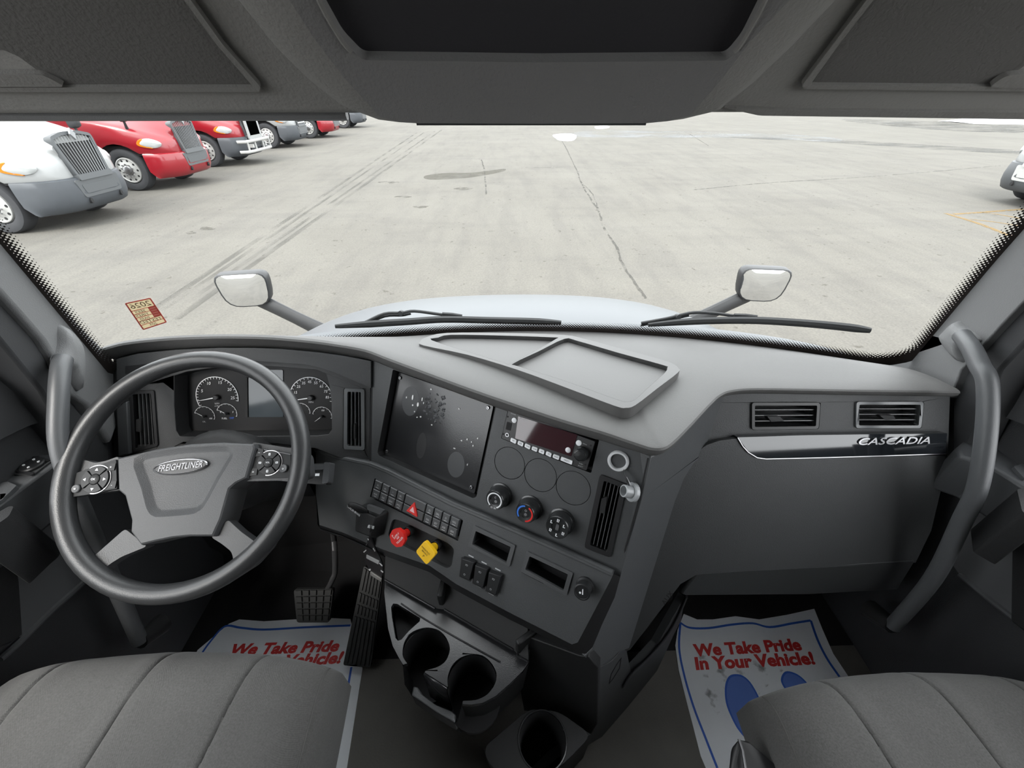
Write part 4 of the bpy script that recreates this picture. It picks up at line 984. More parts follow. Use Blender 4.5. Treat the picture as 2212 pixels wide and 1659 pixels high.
a, b = F2.l(*KH([(975, 575)])[0], RH + .018)
kb = B().lathe(F2, [(.0125, RH), (.0125, RH + .012), (.0105, RH + .016), (.0085, RH + .017), (.008, RH + .018), (.0003, RH + .0185)], 24, a, b).obj('volume_knob', M['gloss2'], RD)
for x, y in ((262, 185), (218, 358), (1088, 472), (1035, 662)):
    a, b = F2.l(*KH([(x, y)])[0], RH); B().plate(F2, circ(a, b, .0018, 10), RH, RH + .0003).obj('fixing_hole', M['void'], RD)
for s, x, y, sz in (('POWER', 318, 160, .003), ('Bluetooth', 420, 210, .0038), ('MENU', 1028, 458, .003), ('PUSH', 990, 655, .003), ('SELECT', 985, 678, .003)):
    a, b = F2.l(*KH([(x, y)])[0], RH + .0014); text_mesh(s, F2, a, b, sz, M['grey_ink'], RH + .0014, parent=RD, name='radio_text')

# ---- lower switch panel
def P3(pts, h=0): return F3.ls(pts, h)
lower = [(682, 968), (700, 976), (725, 986), (801, 1002), (840, 1018), (883, 1040), (980, 1089), (1111, 1144), (1220, 1192), (1325, 1240), (1318, 1255), (1285, 1318), (1248, 1388), (1235, 1392), (1098, 1322), (986, 1262), (928, 1222), (827, 1187), (740, 1150), (690, 1134), (682, 1063)]
po1o, po1i = KJ([(305, 120), (735, 330), (675, 552), (245, 335)]), KJ([(325, 178), (688, 345), (640, 512), (286, 318)])
po2o, po2i = KJ([(855, 388), (1335, 615), (1268, 852), (793, 605)]), KJ([(885, 440), (1282, 630), (1235, 802), (838, 580)])
rec = KI([(745, 690), (900, 735), (1560, 1050), (1670, 1140), (1630, 1400), (1560, 1440), (720, 1000), (680, 940)])
bank = KI([(480, 92), (1800, 722), (1722, 1028), (408, 372)])
B().plate(F3, P3(lower), -.05, 0, [rnd(P3(po1i), .002), rnd(P3(po2i), .002), rnd(P3(rec), .012), P3(bank)]).obj('switch_panel', M['panelc'], DASH, bevel=.003, seg=3)
B().tube([F3.px(*p, -.007) for p in [(684, 970), (700, 977), (725, 987), (801, 1003), (840, 1019), (883, 1041), (980, 1090), (1111, 1145), (1220, 1193), (1322, 1239)]], .0075, 14).obj('panel_ledge', M['panelc'], DASH, ang=80)
B().plate(F3, [tuple(p) for p in inset(P3(rec), -.004)], -.014, -.009).obj('valve_recess', M['lower'], DASH)
B().plate(F3, [tuple(p) for p in inset(P3(bank), -.003)], -.02, -.004).obj('switch_bank', M['void'], DASH)
# dark bevelled border right and below
edge_o = [(1340, 1246), (1328, 1290), (1300, 1350), (1280, 1398), (1266, 1412), (1250, 1412), (1100, 1338), (986, 1276), (928, 1236), (827, 1199), (740, 1160), (690, 1144)]
edge_i = [(1325, 1240), (1312, 1266), (1285, 1318), (1262, 1362), (1248, 1388), (1235, 1392), (1098, 1322), (986, 1262), (928, 1222), (827, 1187), (740, 1150), (690, 1134)]
B().loft([[F3.px(*p, -.001) for p in edge_i], [F3.px(*p, -.012) for p in edge_o], [F3.px(*p, -.012) + V((0, .05, -.03)) for p in edge_o], [F3.px(*p, -.012) + V((0.05, .12, .0)) for p in edge_o]], False).obj('panel_edge', M['black'], DASH, ang=30)
for oq, iq, nm in ((po1o, po1i, 'a'), (po2o, po2i, 'b')):
    f = B().plate(F3, rnd(P3(oq, .004), .003), -.002, .004, [rnd(P3(iq, .004), .002)]).obj('pocket_bezel', M['panel2'], DASH, bevel=.0012)
    B().plate(F3, P3(oq), -.04, -.035).obj('pocket_back', M['void'], f)
    B().loft([[F3.w(*p, .002) for p in P3(iq)], [F3.w(*p, -.036) for p in P3(iq)]], True).obj('pocket_wall', M['void'], f)
# keyed switch bank
def bil(u, v):
    TL, TR, BR, BL = [V(p) for p in KI([(484, 104), (1752, 712), (1690, 992), (420, 366)])]
    return tuple(TL.lerp(TR, u).lerp(BL.lerp(BR, u), v))
us = [0, .09, .178, .268, .36, .608, .703, .80, .894, 1]
icons = [['10', 'P2', '*', 'FR'], ['AUX', 'SUS', 'EXH', 'PTO'], ['(S)', 'DRL', 'O', 'REG'], ['ON', 'SET', 'ASR', 'BRK']]
def key(u0, u1, v0, v1, s, h1=.007):
    m_ = .004
    q = [bil(u0 + m_, v0 + .02), bil(u1 - m_, v0 + .02), bil(u1 - m_, v1 - .02), bil(u0 + m_, v1 - .02)]
    P = P3(q, h1)
    o = B().loft([[F3.w(*p, -.003) for p in ccw(P)], [F3.w(*p, h1 - .0015) for p in ccw(P)], [F3.w(*p, h1) for p in inset(P, .0015)]], True, False, True).obj('switch_key', M['keybk'], DASH, ang=25)
    if s:
        c = F3.lc(F3.px(*bil((u0 + u1) / 2, (v0 + v1) / 2), h1)); text_mesh(s, F3, c[0], c[1], .0062, M['grey_ink'], h1 + .0003, parent=o, name='key_symbol', sx=.8)
        B().plate(F3, rect(c[0] - .004, c[1] - .0062, c[0] + .004, c[1] - .0052), h1, h1 + .0003).obj('key_legend', M['grey_ink'], o)
    return o
M['keybk'] = mat('switch_key_grey', (.05, .052, .055), .42)
for i in range(4):
    key(us[i], us[i + 1], 0, .5, icons[0][i]); key(us[i], us[i + 1], .5, 1, icons[1][i]); key(us[i + 5], us[i + 6], 0, .5, icons[2][i]); key(us[i + 5], us[i + 6], .5, 1, icons[3][i])
hz = key(us[4], us[5], 0, .5, None, .0075); hz2 = key(us[4], us[5], .5, 1, None, .0065)
tri = P3(KI([(1072, 450), (1118, 655), (1085, 672), (950, 582)]), .0095); tri = P3(KI([(1072, 448), (1112, 672), (948, 578)]), .0095)
t_ = B().plate(F3, rnd(tri, .002), .004, .0095).obj('hazard_triangle', M['red'], DASH, bevel=.0008)
B().plate(F3, [tuple(p) for p in inset(tri, .0052)], .0094, .0102).obj('triangle_centre', mat('hazard_pink', (.75, .45, .47), .4), t_)

# brake valves
def valve(px, py, n, rad, rot, m, label, lines, ink):
    hv = .038; a, b = F3.l(px, py, hv)
    st = B().lathe(F3, [(.0115, -.012), (.0115, .004), (.0105, .005)], 20, a, b).obj('valve_boot', M['lower'], DASH)
    poly = [(a + rad * math.cos(rot + 2 * math.pi * i / n), b + rad * math.sin(rot + 2 * math.pi * i / n)) for i in range(n)]
    o = B().plate(F3, rnd(poly, .003 if n == 8 else .006), hv - .009, hv, back=True).obj('brake_valve_knob', m, DASH, bevel=.0022, seg=3); o['label'] = label
    B().lathe(F3, [(.0085, -.005), (.0085, .012), (.011, .016), (.0125, .024), (.0135, .03)], 20, a, b).obj('knob_stem', m, o)
    for s, dx, dy, sz, rt in lines: text_mesh(s, F3, a + dx, b + dy, sz, ink, hv + .0003, parent=o, name='knob_text', rot=rt)
    return o
r90 = math.radians(62)
c_, s_ = math.cos(r90), math.sin(r90)
def rl(k): return (-s_ * k, c_ * k)
valve(*KI([(815, 985)])[0], 8, .0205, math.radians(8), M['red'], 'red octagonal trailer air supply knob', [('TRAILER', -rl(-.008)[0] * 0 + .008, -.002, .0062, r90), ('AIR', .002, .0015, .006, r90), ('SUPPLY', -.003, .004, .0062, r90), ('P', -.0115, -.001, .008, r90)], M['white_ink'])
valve(*KI([(1240, 1205)])[0], 4, .0255, math.radians(110), M['yellow'], 'yellow diamond parking brake knob', [('PARKING', -.001, .005, .0058, -.35), ('BRAKE', -.002, -.001, .0055, -.35), ('P', -.003, -.009, .008, -.35)], M['void'])

# trailer brake hand valve
tb0 = KI([(375, 470), (640, 590), (690, 590), (600, 935), (330, 850)])
blk = B().loft([[F3.w(*p, -.002) for p in rnd(P3(KI([(350, 455), (690, 585), (610, 940), (325, 850)])), .006)], [F3.w(*p, .02) for p in rnd(P3(KI([(350, 455), (690, 585), (610, 940), (325, 850)])), .006)], [F3.w(*p, .034) for p in rnd(P3(KI([(362, 490), (650, 600), (560, 880), (345, 800)]), .0), .006)]], True, False, True).obj('trailer_brake_valve', M['lower'], DASH, ang=40, bevel=.002)
blk['label'] = 'trailer brake hand valve'
B().plate(F3, rnd(P3(KI([(365, 480), (610, 575), (560, 635), (365, 560)]), .037), .003), .03, .037).obj('valve_cap', M['armrest'], blk, bevel=.002)
l0, l1 = F3.px(*KI([(380, 590)])[0], .03), F3.px(*KI([(80, 480)])[0], .05)
B().tube([l0, l0.lerp(l1, .12), l0.lerp(l1, .4), l0.lerp(l1, .75), l0.lerp(l1, .95), l1], [.006, .009, .0125, .0125, .009, .002], 14, flat=.55).obj('valve_lever', M['lower'], blk, ang=60)
lf = Fr(l0.lerp(l1, .5) + F3.n * .0115, F3.n, l0 - l1)
text_mesh('TRAILER BRAKE', lf, 0, -.0035, .0068, M['white_ink'], .0005, parent=blk, name='lever_text', sx=.85)
for k in range(3):
    B().plate(F3, P3(KI([(385 + k * 32, 790 + k * 8), (405 + k * 32, 795 + k * 8), (395 + k * 32, 835 + k * 8), (372 + k * 32, 828 + k * 8)]), .036), .034, .0362).obj('valve_mark', M['grey_ink'], blk)
# rocker switches
for q, tx in ((KJ([(178, 450), (318, 500), (268, 705), (152, 652)]), 'a'), (KJ([(312, 520), (458, 572), (408, 785), (288, 722)]), 'b'), (KJ([(455, 592), (602, 642), (540, 862), (424, 800)]), 'c')):
    P = P3(q, .011); f = B().plate(F3, rnd(P3(q, .002), .001), -.002, .002).obj('rocker_switch', M['black'], DASH)
    TL, TR, BR, BL = [V(F3.lc(F3.px(*p, .011))) for p in q]
    rk = B().loft([[F3.w(*p, .002) for p in inset(P, .001)], [F3.w(*TL.lerp(BR, .06), .013), F3.w(*TR.lerp(BL, .06), .013), F3.w(*TR.lerp(BR, .5), .009), F3.w(*TL.lerp(BL, .5), .009)] if False else [F3.w(*p, .012) for p in inset(P, .0022)]], True, False, True).obj('rocker', M['button'], f, bevel=.001)
    c = TL.lerp(BR, .5); up = (TL.lerp(TR, .5) - c)
    for k, s in ((.45, 'IO'), (-.5, 'O')):
        text_mesh(s, F3, c.x + up.x * k, c.y + up.y * k, .0055, M['grey_ink'], .0123, parent=f, name='rocker_symbol')
    for k in (1.12, -1.2):
        e = c + up * k; B().plate(F3, rect(e.x - .006, e.y - .001, e.x + .006, e.y + .001), 0, .0008).obj('rocker_legend', M['grey_ink'], f)
# cigarette lighter
a, b = F3.l(*KJ([(1428, 815)])[0], .026)
lg = B().lathe(F3, [(.0165, 0), (.0165, .004), (.0135, .006), (.0125, .02), (.015, .022), (.015, .0255), (.013, .0265), (.012, .0245), (.0003, .0245)], 28, a, b).obj('cigarette_lighter', M['button'], DASH, ang=45)
B().plate(F3, [(a - .001, b + .005), (a + .0006, b + .0056), (a + .003, b - .004), (a + .0012, b - .0046)], .0245, .0249).obj('lighter_symbol', M['white_ink'], lg)
B().plate(F3, circ(a - .003, b - .003, .002, 10), .0245, .0249).obj('lighter_symbol', M['white_ink'], lg)

# ---- right side of the dash
spine = [(1406, 986), (1419, 980), (1438, 968), (1477, 928), (1516, 885), (1545, 858), (1580, 850), (1625, 900), (1620, 960), (1527, 975), (1500, 1000), (1478, 1035), (1460, 1080), (1410, 1240), (1360, 1400), (1339, 1408), (1292, 1446), (1262, 1418), (1280, 1400), (1337, 1245), (1385, 1080)]
B().plate(FS, FS.ls(spine), -.03, 0).obj('spine_panel', M['panelc'], DASH, bevel=.003)
B().tube([FS.px(*p, .0005) for p in [(1400, 990), (1380, 1080), (1352, 1180), (1338, 1240)]], .0016, 6).obj('panel_seam', M['void'], DASH)
rv = [(1500, 870), (1545, 856), (1580, 850), (1631, 849), (1786, 851), (1920, 853), (2053, 855), (2050, 940), (2047, 1000), (1640, 1000), (1500, 1000)]
v1, v2 = K7([(582, 285), (965, 285), (955, 432), (582, 437)]), K7([(1168, 280), (1545, 280), (1530, 428), (1165, 428)])
B().plate(FG, FG.ls(rv), -.05, 0, [rnd(FG.ls(v1), .004), rnd(FG.ls(v2), .004)]).obj('vent_panel', M['panel'], DASH, bevel=.002)
vent(FG, v1, 3, False, 'left passenger vent with dark rim', tab=K7([(668, 362), (740, 362), (762, 388), (690, 392)]), frame_w=.006)
vent(FG, v2, 3, False, 'right passenger vent with satin rim', chrome=M['ventrim'], tab=K7([(1295, 355), (1375, 355), (1388, 380), (1330, 382)]), frame_w=.006)
gbo = [(1593, 947), (1615, 972), (1636, 988), (1800, 987), (2042, 984), (2035, 1049), (2012, 1146), (1978, 1216), (1786, 1226), (1600, 1235), (1504, 1242), (1470, 1262), (1361, 1404), (1353, 1406), (1342, 1400), (1339, 1377), (1348, 1355), (1400, 1223), (1423, 1146), (1450, 1068), (1466, 1022), (1489, 987), (1527, 961), (1554, 952)]
GH = .012
gl2 = FG.ls(gbo, GH)
B().plate(FG, gl2, -.06, GH).obj('glove_box', M['panel'], DASH, bevel=.010, seg=4, blim=50)
FG2 = tilted(FG.px(1700, 1232, GH - .004), 0, R_(6))
B().plate(FG2, FG2.ls([(1504, 1238), (1600, 1232), (1786, 1222), (1978, 1212), (1940, 1274), (1747, 1285), (1481, 1287), (1470, 1282)]), -.04, 0).obj('glove_box_base', M['panel'], DASH, bevel=.004)
txt = FG.l(*KF([(1378, 335)])[0], GH); text_mesh('AUX', FG, txt[0], txt[1], .017, M['void'], GH + .0004, parent=DASH, name='embossed_text', rot=1.05, shear=.2)
# gloss strip with the model name
st_o = K7([(500, 478), (900, 466), (1300, 460), (1676, 457), (1666, 568), (1300, 580), (900, 592), (660, 597), (610, 590), (560, 560)])
stp = B().plate(FG, FG.ls(st_o, GH + .003), -.01, GH + .003).obj('trim_strip', M['gloss'], DASH, bevel=.0025); stp['label'] = 'glossy black strip with raised model lettering'
c = FG.l(*K7([(1372, 500)])[0], GH + .004)
text_mesh('CASCADIA', FG, c[0], c[1], .021, M['steel'], GH + .0045, parent=stp, name='model_lettering', shear=.25, bold=.01, sx=1.5, depth=.0012)
B().tube([FG.px(*p, GH + .002) for p in K7([(500, 480), (530, 530), (560, 563), (610, 593), (660, 600), (1000, 592), (1300, 583), (1668, 571)])], .0013, 6).obj('strip_edge', M['steel'], stp)
# end face of the dash on the passenger side
B().loft([[FG.px(2052, 857), FG.px(2045, 985), FG.px(2035, 1049, GH), FG.px(2012, 1146, GH), FG.px(1978, 1216, GH)], [FG.px(2052, 857) + V((.0, .1, -.02)), FG.px(2045, 985) + V((0, .12, 0)), FG.px(2035, 1049) + V((0, .2, 0)), FG.px(2012, 1146) + V((0, .2, 0)), FG.px(1978, 1216) + V((0, .2, 0))]], False).obj('end_panel', M['lower'], DASH)
# driver's knee panel and the dash end by the left door
B().loft([[(x, y, z) for x in (-.93, -.52)] for y, z in ((.70, .66), (.66, .60), (.665, .5), (.72, .44), (.9, .42))], False).obj('knee_panel', M['lower'], DASH)
B().loft([[FC.px(247, 780), FC.px(250, 1005), V((-.9, .66, .5))], [FC.px(247, 780) + V((0, .01, -.05)), FC.px(250, 1005) + V((0, .1, 0)), V((-.9, .75, .5))]], False).obj('end_panel', M['lower'], DASH)
# rolled lower edge left of the centre panel
ra = [(682, 1063), (686, 1133), (692, 1142), (740, 1158), (790, 1180), (827, 1199)]
B().loft([[F3.px(*p, -.004) for p in ra], [F3.px(*p, -.03) + V((0, .01, -.03)) for p in ra], [F3.px(*p, -.03) + V((0, .12, -.03)) for p in ra]], False).obj('lower_roll', M['lower'], DASH, ang=60)
B().loft([[F3.px(682, 968, -.002), F3.px(682, 1063, -.002), F3.px(686, 1133, -.002)], [F3.px(682, 968, -.002) + V((0, .14, 0)), F3.px(682, 1063, -.002) + V((0, .14, 0)), F3.px(686, 1133, -.002) + V((0, .14, 0))]], False).obj('panel_return', M['lower'], DASH)

# ---- pedestal under the centre panel
PD = thing('center_console', 'black lower console with cup holders and map pocket on the floor', 'console', (.1, .4, 0))
ped = [(1292, 1444), (1339, 1406), (1354, 1404), (1364, 1456), (1420, 1395), (1480, 1290), (1472, 1340), (1456, 1371), (1420, 1449), (1364, 1518), (1309, 1587), (1215, 1643), (1150, 1690), (1200, 1640), (1276, 1587), (1290, 1562), (1290, 1449)]
pf = FP.ls(ped)
B().plate(FP, pf, -.02, 0).obj('pedestal_side', M['panelc'], PD, bevel=.002)
B().plate(FP, FP.ls(KF([(1040, 700), (1480, 240), (1540, 290), (1520, 420), (1100, 930), (1060, 900)])), -.05, -.04).obj('pocket_back', M['void'], PD)
lipp = smooth_line([FP.px(*p, .004) for p in KF([(1030, 1035), (1100, 925), (1240, 790), (1380, 620), (1470, 460), (1530, 320)])], 5)
B().tube(lipp, [.002] + [.0065] * (len(lipp) - 1), 10, flat=.5).obj('pocket_lip', M['armrest'], PD, ang=60)
B().tube(smooth_line([FP.px(*p, .001) for p in [(1292, 1443), (1320, 1428), (1340, 1405)]], 4), .001, 6).obj('pedestal_seam', M['panel2'], PD)
sl = FP.ls(KF([(985, 850), (1022, 800), (1010, 880), (960, 960), (925, 1005), (940, 930)]), .001)
B().plate(FP, sl, -.001, .001, [inset(sl, .002)]).obj('embossed_mark', M['lower'], PD)
FQ = tilted(F3.px(1262, 1414, -.014), R_(-25), R_(4))
fq = KF([(300, 640), (690, 785), (760, 790), (838, 880), (832, 1320), (782, 1400), (520, 1225), (260, 1215), (200, 900)])
B().plate(FQ, FQ.ls(fq), -.02, 0).obj('pedestal_front', M['lower'], PD, bevel=.002)
# cup holder tray
ZC = .40
FK = Fr((0, 0, ZC), (0, 0, 1), (1, 0, 0))
cup1 = [(315, 1000), (283, 950), (275, 900), (290, 820), (340, 745), (420, 705), (500, 695), (580, 715), (640, 770), (672, 840), (675, 900), (640, 980), (570, 1030), (500, 1050), (470, 1062)]
cup2 = [(662, 1190), (658, 1140), (672, 1070), (710, 1000), (780, 945), (870, 922), (950, 930), (1020, 980), (1070, 1060), (1075, 1130), (1050, 1200), (990, 1270), (900, 1310), (790, 1318)]
cup1, cup2 = smooth_line(cup1, 3), smooth_line(cup2, 3)
outl = [(125, 262), (118, 400), (150, 700), (190, 850), (240, 945), (280, 1012)] + cup1 + [(464, 1075), (655, 1200)] + cup2 + [(784, 1348), (860, 1352), (960, 1337), (1070, 1278), (1190, 1172), (1300, 1062), (1352, 985), (1365, 800), (1250, 740), (900, 560), (600, 400), (300, 300)]
trip = [(195, 490), (230, 492), (425, 612), (420, 640), (330, 720), (265, 795), (235, 805), (215, 780), (185, 600), (178, 520)]
cupmat = M['satin']
B().plate(FK, FK.ls(KE(outl)), -.012, 0, [FK.ls(KE(trip))]).obj('cup_tray', cupmat, PD, bevel=.0035, seg=3, blim=55)
B().plate(FK, FK.ls(KE(trip)), -.06, -.045).obj('coin_slot', M['lower'], PD)
for cpx, nm in ((cup1, 'a'), (cup2, 'b')):
    P = [V(p) for p in FK.ls(KE(cpx))]; c = sum(P, V((0, 0))) / len(P)
    P = FK.ls(KE(cpx)); xs = [p[0] for p in P]; ys = [p[1] for p in P]; c = V(((min(xs) + max(xs)) / 2, (max(ys) - (max(xs) - min(xs)) / 2))); r = (max(xs) - min(xs)) / 2
    arcp = [[FK.w(c.x + r * q * math.cos(t), c.y + r * q * math.sin(t), h) for t in [math.radians(-20 + 230 * i / 28) for i in range(29)]] for q, h in ((.995, -.004), (.97, -.11))]
    B().loft(arcp, False).obj('cup_well', M['lower'], PD, ang=60)
    B().plate(FK, circ(c.x, c.y, r * 1.1, 24), -.12, -.11).obj('cup_floor', M['void'], PD)
isl = [(470, 1066), (664, 1192)]
B().loft([[FK.px(*p, -.002) for p in KE([(464, 1075), (560, 1140), (655, 1200)])], [FK.px(*p, -.002) + V((.004, -.012, -.09)) for p in KE([(464, 1075), (560, 1140), (655, 1200)])]], False).obj('cup_divider', M['satin'], PD, solid=.004)
low = KE([(368, 1190), (402, 1200), (450, 1270), (560, 1350), (700, 1410), (735, 1440), (722, 1508), (560, 1415), (350, 1272)])
FK2 = Fr((0, 0, ZC - .055), (0, 0, 1), (1, 0, 0))
B().plate(FK2, FK2.ls(low), -.05, 0).obj('front_lip', M['panel2'], PD, bevel=.003, seg=3)
# outer skin of the tray
sk = [(122, 262, .39), (120, 420, .39), (152, 720, .39), (192, 870, .39), (278, 1016, .39), (292, 1180, .36), (352, 1275, .345), (560, 1417, .345), (722, 1512, .345), (745, 1490, .345), (780, 1355, .385), (860, 1356, .39), (960, 1341, .39), (1072, 1282, .39), (1192, 1176, .39), (1302, 1066, .39), (1354, 988, .39)]
top_ = [atz(*KE([(x, y)])[0], z) for x, y, z in sk]; cen = V((-.12, .42, 0))
r1 = [V((p.x * .93 + cen.x * .07, p.y * .93 + cen.y * .07, .22)) for p in top_]
r2 = [V((p.x * .72 + cen.x * .28, p.y * .72 + cen.y * .28 + .03, .03)) for p in top_]
B().loft([top_, r1, r2], False).obj('tray_skin', M['lower'], PD, ang=50)
# ridges and back wall of the shelf
for q in ([(125, 288), (340, 410), (552, 532)], [(632, 540), (920, 708), (1216, 882)], [(1240, 932), (1346, 986)]):
    B().tube([FK.px(*p, .012) for p in KE(q)], .0024, 8).obj('shelf_ridge', M['satin'], PD)
B().tube(smooth_line([FK.px(*p, .001) for p in KE([(262, 488), (430, 600), (680, 748), (900, 872), (1110, 988)])], 5), .0028, 8, flat=.5).obj('shelf_ridge', M['satin'], PD)
bw = KE([(122, 288), (552, 530), (632, 540), (1216, 882), (1348, 985)])
bt = [(800, 1190), (905, 1222), (925, 1230), (1098, 1330), (1140, 1360)]
B().loft([[FK.px(*p, .011) for p in bw], [FK.px(*p, .0) + V((0, .03, .0)) + V((0, .02, .05)) for p in bw], [F3.px(*p, -.03) + V((0, .1, .03)) for p in bt]], False).obj('shelf_back', M['lower'], PD, ang=60)
for q in ([(560, 520), (640, 530), (640, 400), (570, 370)], [(1222, 890), (1245, 930), (1255, 740), (1235, 730)]):
    P = [FK.px(*p, .012) for p in KE(q[:2])]
    B().box(Fr((P[0] + P[1]) / 2, (0, 0, 1), (P[1] - P[0])), -.006, .004, .006, .05, -.012, .045).obj('shelf_rib', M['lower'], PD, bevel=.003)
# third cup holder, low at the rear of the console
Z3 = .25
F5 = Fr((0, 0, Z3), (0, 0, 1), (1, 0, 0))
c3 = V(F5.l(*KF([(405, 1440)])[0])); rr3 = abs(F5.l(*KF([(588, 1440)])[0])[0] - c3.x)
B().plate(F5, rnd(F5.ls(KF([(-60, 1500), (300, 1195), (530, 1215), (790, 1400), (560, 1640), (330, 1760), (0, 1660)])), .02), -.03, 0, [circ(c3.x, c3.y, rr3, 36)]).obj('rear_cup_tray', M['lower'], PD, bevel=.003)
w3 = B().lathe(F5, [(rr3, .001), (rr3 * .97, -.01), (rr3 * .9, -.13), (.001, -.13)], 36, c3.x, c3.y).obj('rear_cup_well', M['void'], PD)
B().lathe(F5, [(rr3 + .003, .0), (rr3 + .002, .002), (rr3, .0015), (rr3 - .001, -.004)], 36, c3.x, c3.y).obj('cup_rim', M['satin'], PD)
sk3 = [F5.px(*p) for p in KF([(-60, 1500), (300, 1760), (330, 1760), (560, 1640), (790, 1400)])]
B().loft([sk3, [p + V((.01, .01, -Z3)) for p in sk3]], False).obj('rear_skin', M['lower'], PD)
# dark core so nothing shows through
B().box(FL, -.2, .55, .28, .78, 0, .40).obj('console_core', M['void'], PD)
# ------------------------------------------------------------------ steering wheel
WT = R_(52)
WC = V((-.628, .519, .774))
FW = Fr(WC, (0, -math.cos(WT), math.sin(WT)), (1, 0, 0))
SW = thing('steering_wheel', 'dark grey four-spoke steering wheel with button pads and oval badge', 'steering wheel', WC - FW.n * .1)
RT, RR = .2125, .0165
rm = B(); n1, n2 = 72, 16
rings = []
for i in range(n1):
    t = 2 * math.pi * i / n1; rad = FW.e * math.cos(t) + FW.u * math.sin(t)
    rings.append([WC + rad * (RT + RR * math.cos(k)) + FW.n * (RR * 1.05 * math.sin(k)) for k in [2 * math.pi * j / n2 for j in range(n2)]])
rings.append(rings[0])
rm.loft(rings, True).obj('rim', M['wheel'], SW, ang=80)
def wp(pts, h0, h1, m, name, par=SW, bevel=.003, r=.006, seg=3, ins=0.0):
    P = rnd(FW.ls(pts, h1), r, 3) if r else FW.ls(pts, h1)
    return B().plate(FW, P, h0, h1, back=True).obj(name, m, par, bevel=bevel, seg=seg)
wp([(118, 1005), (150, 1000), (182, 993), (205, 1000), (230, 995), (256, 985), (262, 1058), (250, 1060), (190, 1068), (138, 1076), (112, 1085)], -.024, -.006, M['spoke'], 'spoke', bevel=.004)
wp([(545, 955), (590, 962), (628, 968), (645, 962), (668, 985), (672, 1030), (640, 1042), (600, 1038), (528, 1040)], -.024, -.006, M['spoke'], 'spoke', bevel=.004)
wp([(270, 1142), (318, 1180), (262, 1203), (232, 1222), (220, 1238), (222, 1262), (236, 1282), (190, 1255), (152, 1208), (138, 1180), (178, 1207), (196, 1207)], -.024, -.004, M['spoke'], 'spoke', bevel=.005)
wp([(455, 1160), (492, 1122), (520, 1148), (556, 1174), (575, 1168), (596, 1145), (585, 1180), (548, 1222), (495, 1256), (455, 1270), (490, 1240), (505, 1215), (500, 1192), (480, 1176)], -.024, -.004, M['spoke'], 'spoke', bevel=.005)
hubo = K5([(553, 712), (650, 690), (800, 655), (1000, 625), (1200, 615), (1400, 625), (1410, 650), (1355, 840), (1290, 872), (1252, 905), (1225, 1000), (1200, 1090), (1150, 1200), (1000, 1200), (900, 1210), (800, 1230), (700, 1255), (635, 1170), (640, 1100), (600, 950), (560, 915)])
hl = ccw(FW.ls(hubo, .006)); hin = [tuple(p) for p in inset(hl, .004)]
shd = K5([(655, 715), (700, 900), (735, 1030), (770, 1070), (820, 1078), (1000, 1063), (1050, 1045), (1095, 1005), (1180, 850), (1275, 655), (1050, 640), (850, 660)])
Ps = smooth_line(ccw(FW.ls(shd, .008)), 3, True)
B().loft([[FW.w(*p, -.045) for p in hl], [FW.w(*p, .0) for p in hl], [FW.w(*p, .006) for p in inset(hl, .0015)], [FW.w(*p, .008) for p in hin]], True, True, False).plate(FW, hin, .008, .008, [Ps]).obj('hub_cover', M['hub'], SW, ang=30)
B().loft([[FW.w(*p, .008) for p in Ps], [FW.w(*p, .0072) for p in inset(Ps, .002)], [FW.w(*p, .0008) for p in inset(Ps, .010)], [FW.w(*p, .0) for p in inset(Ps, .013)]], True, False, True).obj('airbag_shield', M['hub'], SW, ang=60)
M['badge_ink'] = mat('badge_silver', (.22, .22, .23), .35, .5)
ba = FW.l(390, 1008, .004); bw_ = abs(FW.l(448, 1008, .004)[0] - ba[0]); brot = .09
bd = B()
bd.loft([[FW.w(*p, h) for p in circ(ba[0], ba[1], bw_ * q, 36, .0145 * q2, brot)] for q, q2, h in ((1, 1, -.002), (1, 1, .0045), (.97, .9, .006), (.95, .82, .0055), (.93, .78, .0035))], True, False, True)
bdo = bd.obj('badge', M['chrome2'] if 'chrome2' in M else M['steel'], SW, ang=30)
bin_ = B().plate(FW, circ(ba[0], ba[1], bw_ * .93, 36, .0145 * .77, brot), .0035, .0042).obj('badge_face', M['black'], bdo)
text_mesh('FREIGHTLINER', FW, ba[0], ba[1], .0165, M['badge_ink'], .0044, shear=.25, bold=.004, sx=.74, rot=brot, depth=.0008, parent=bdo, name='badge_lettering')
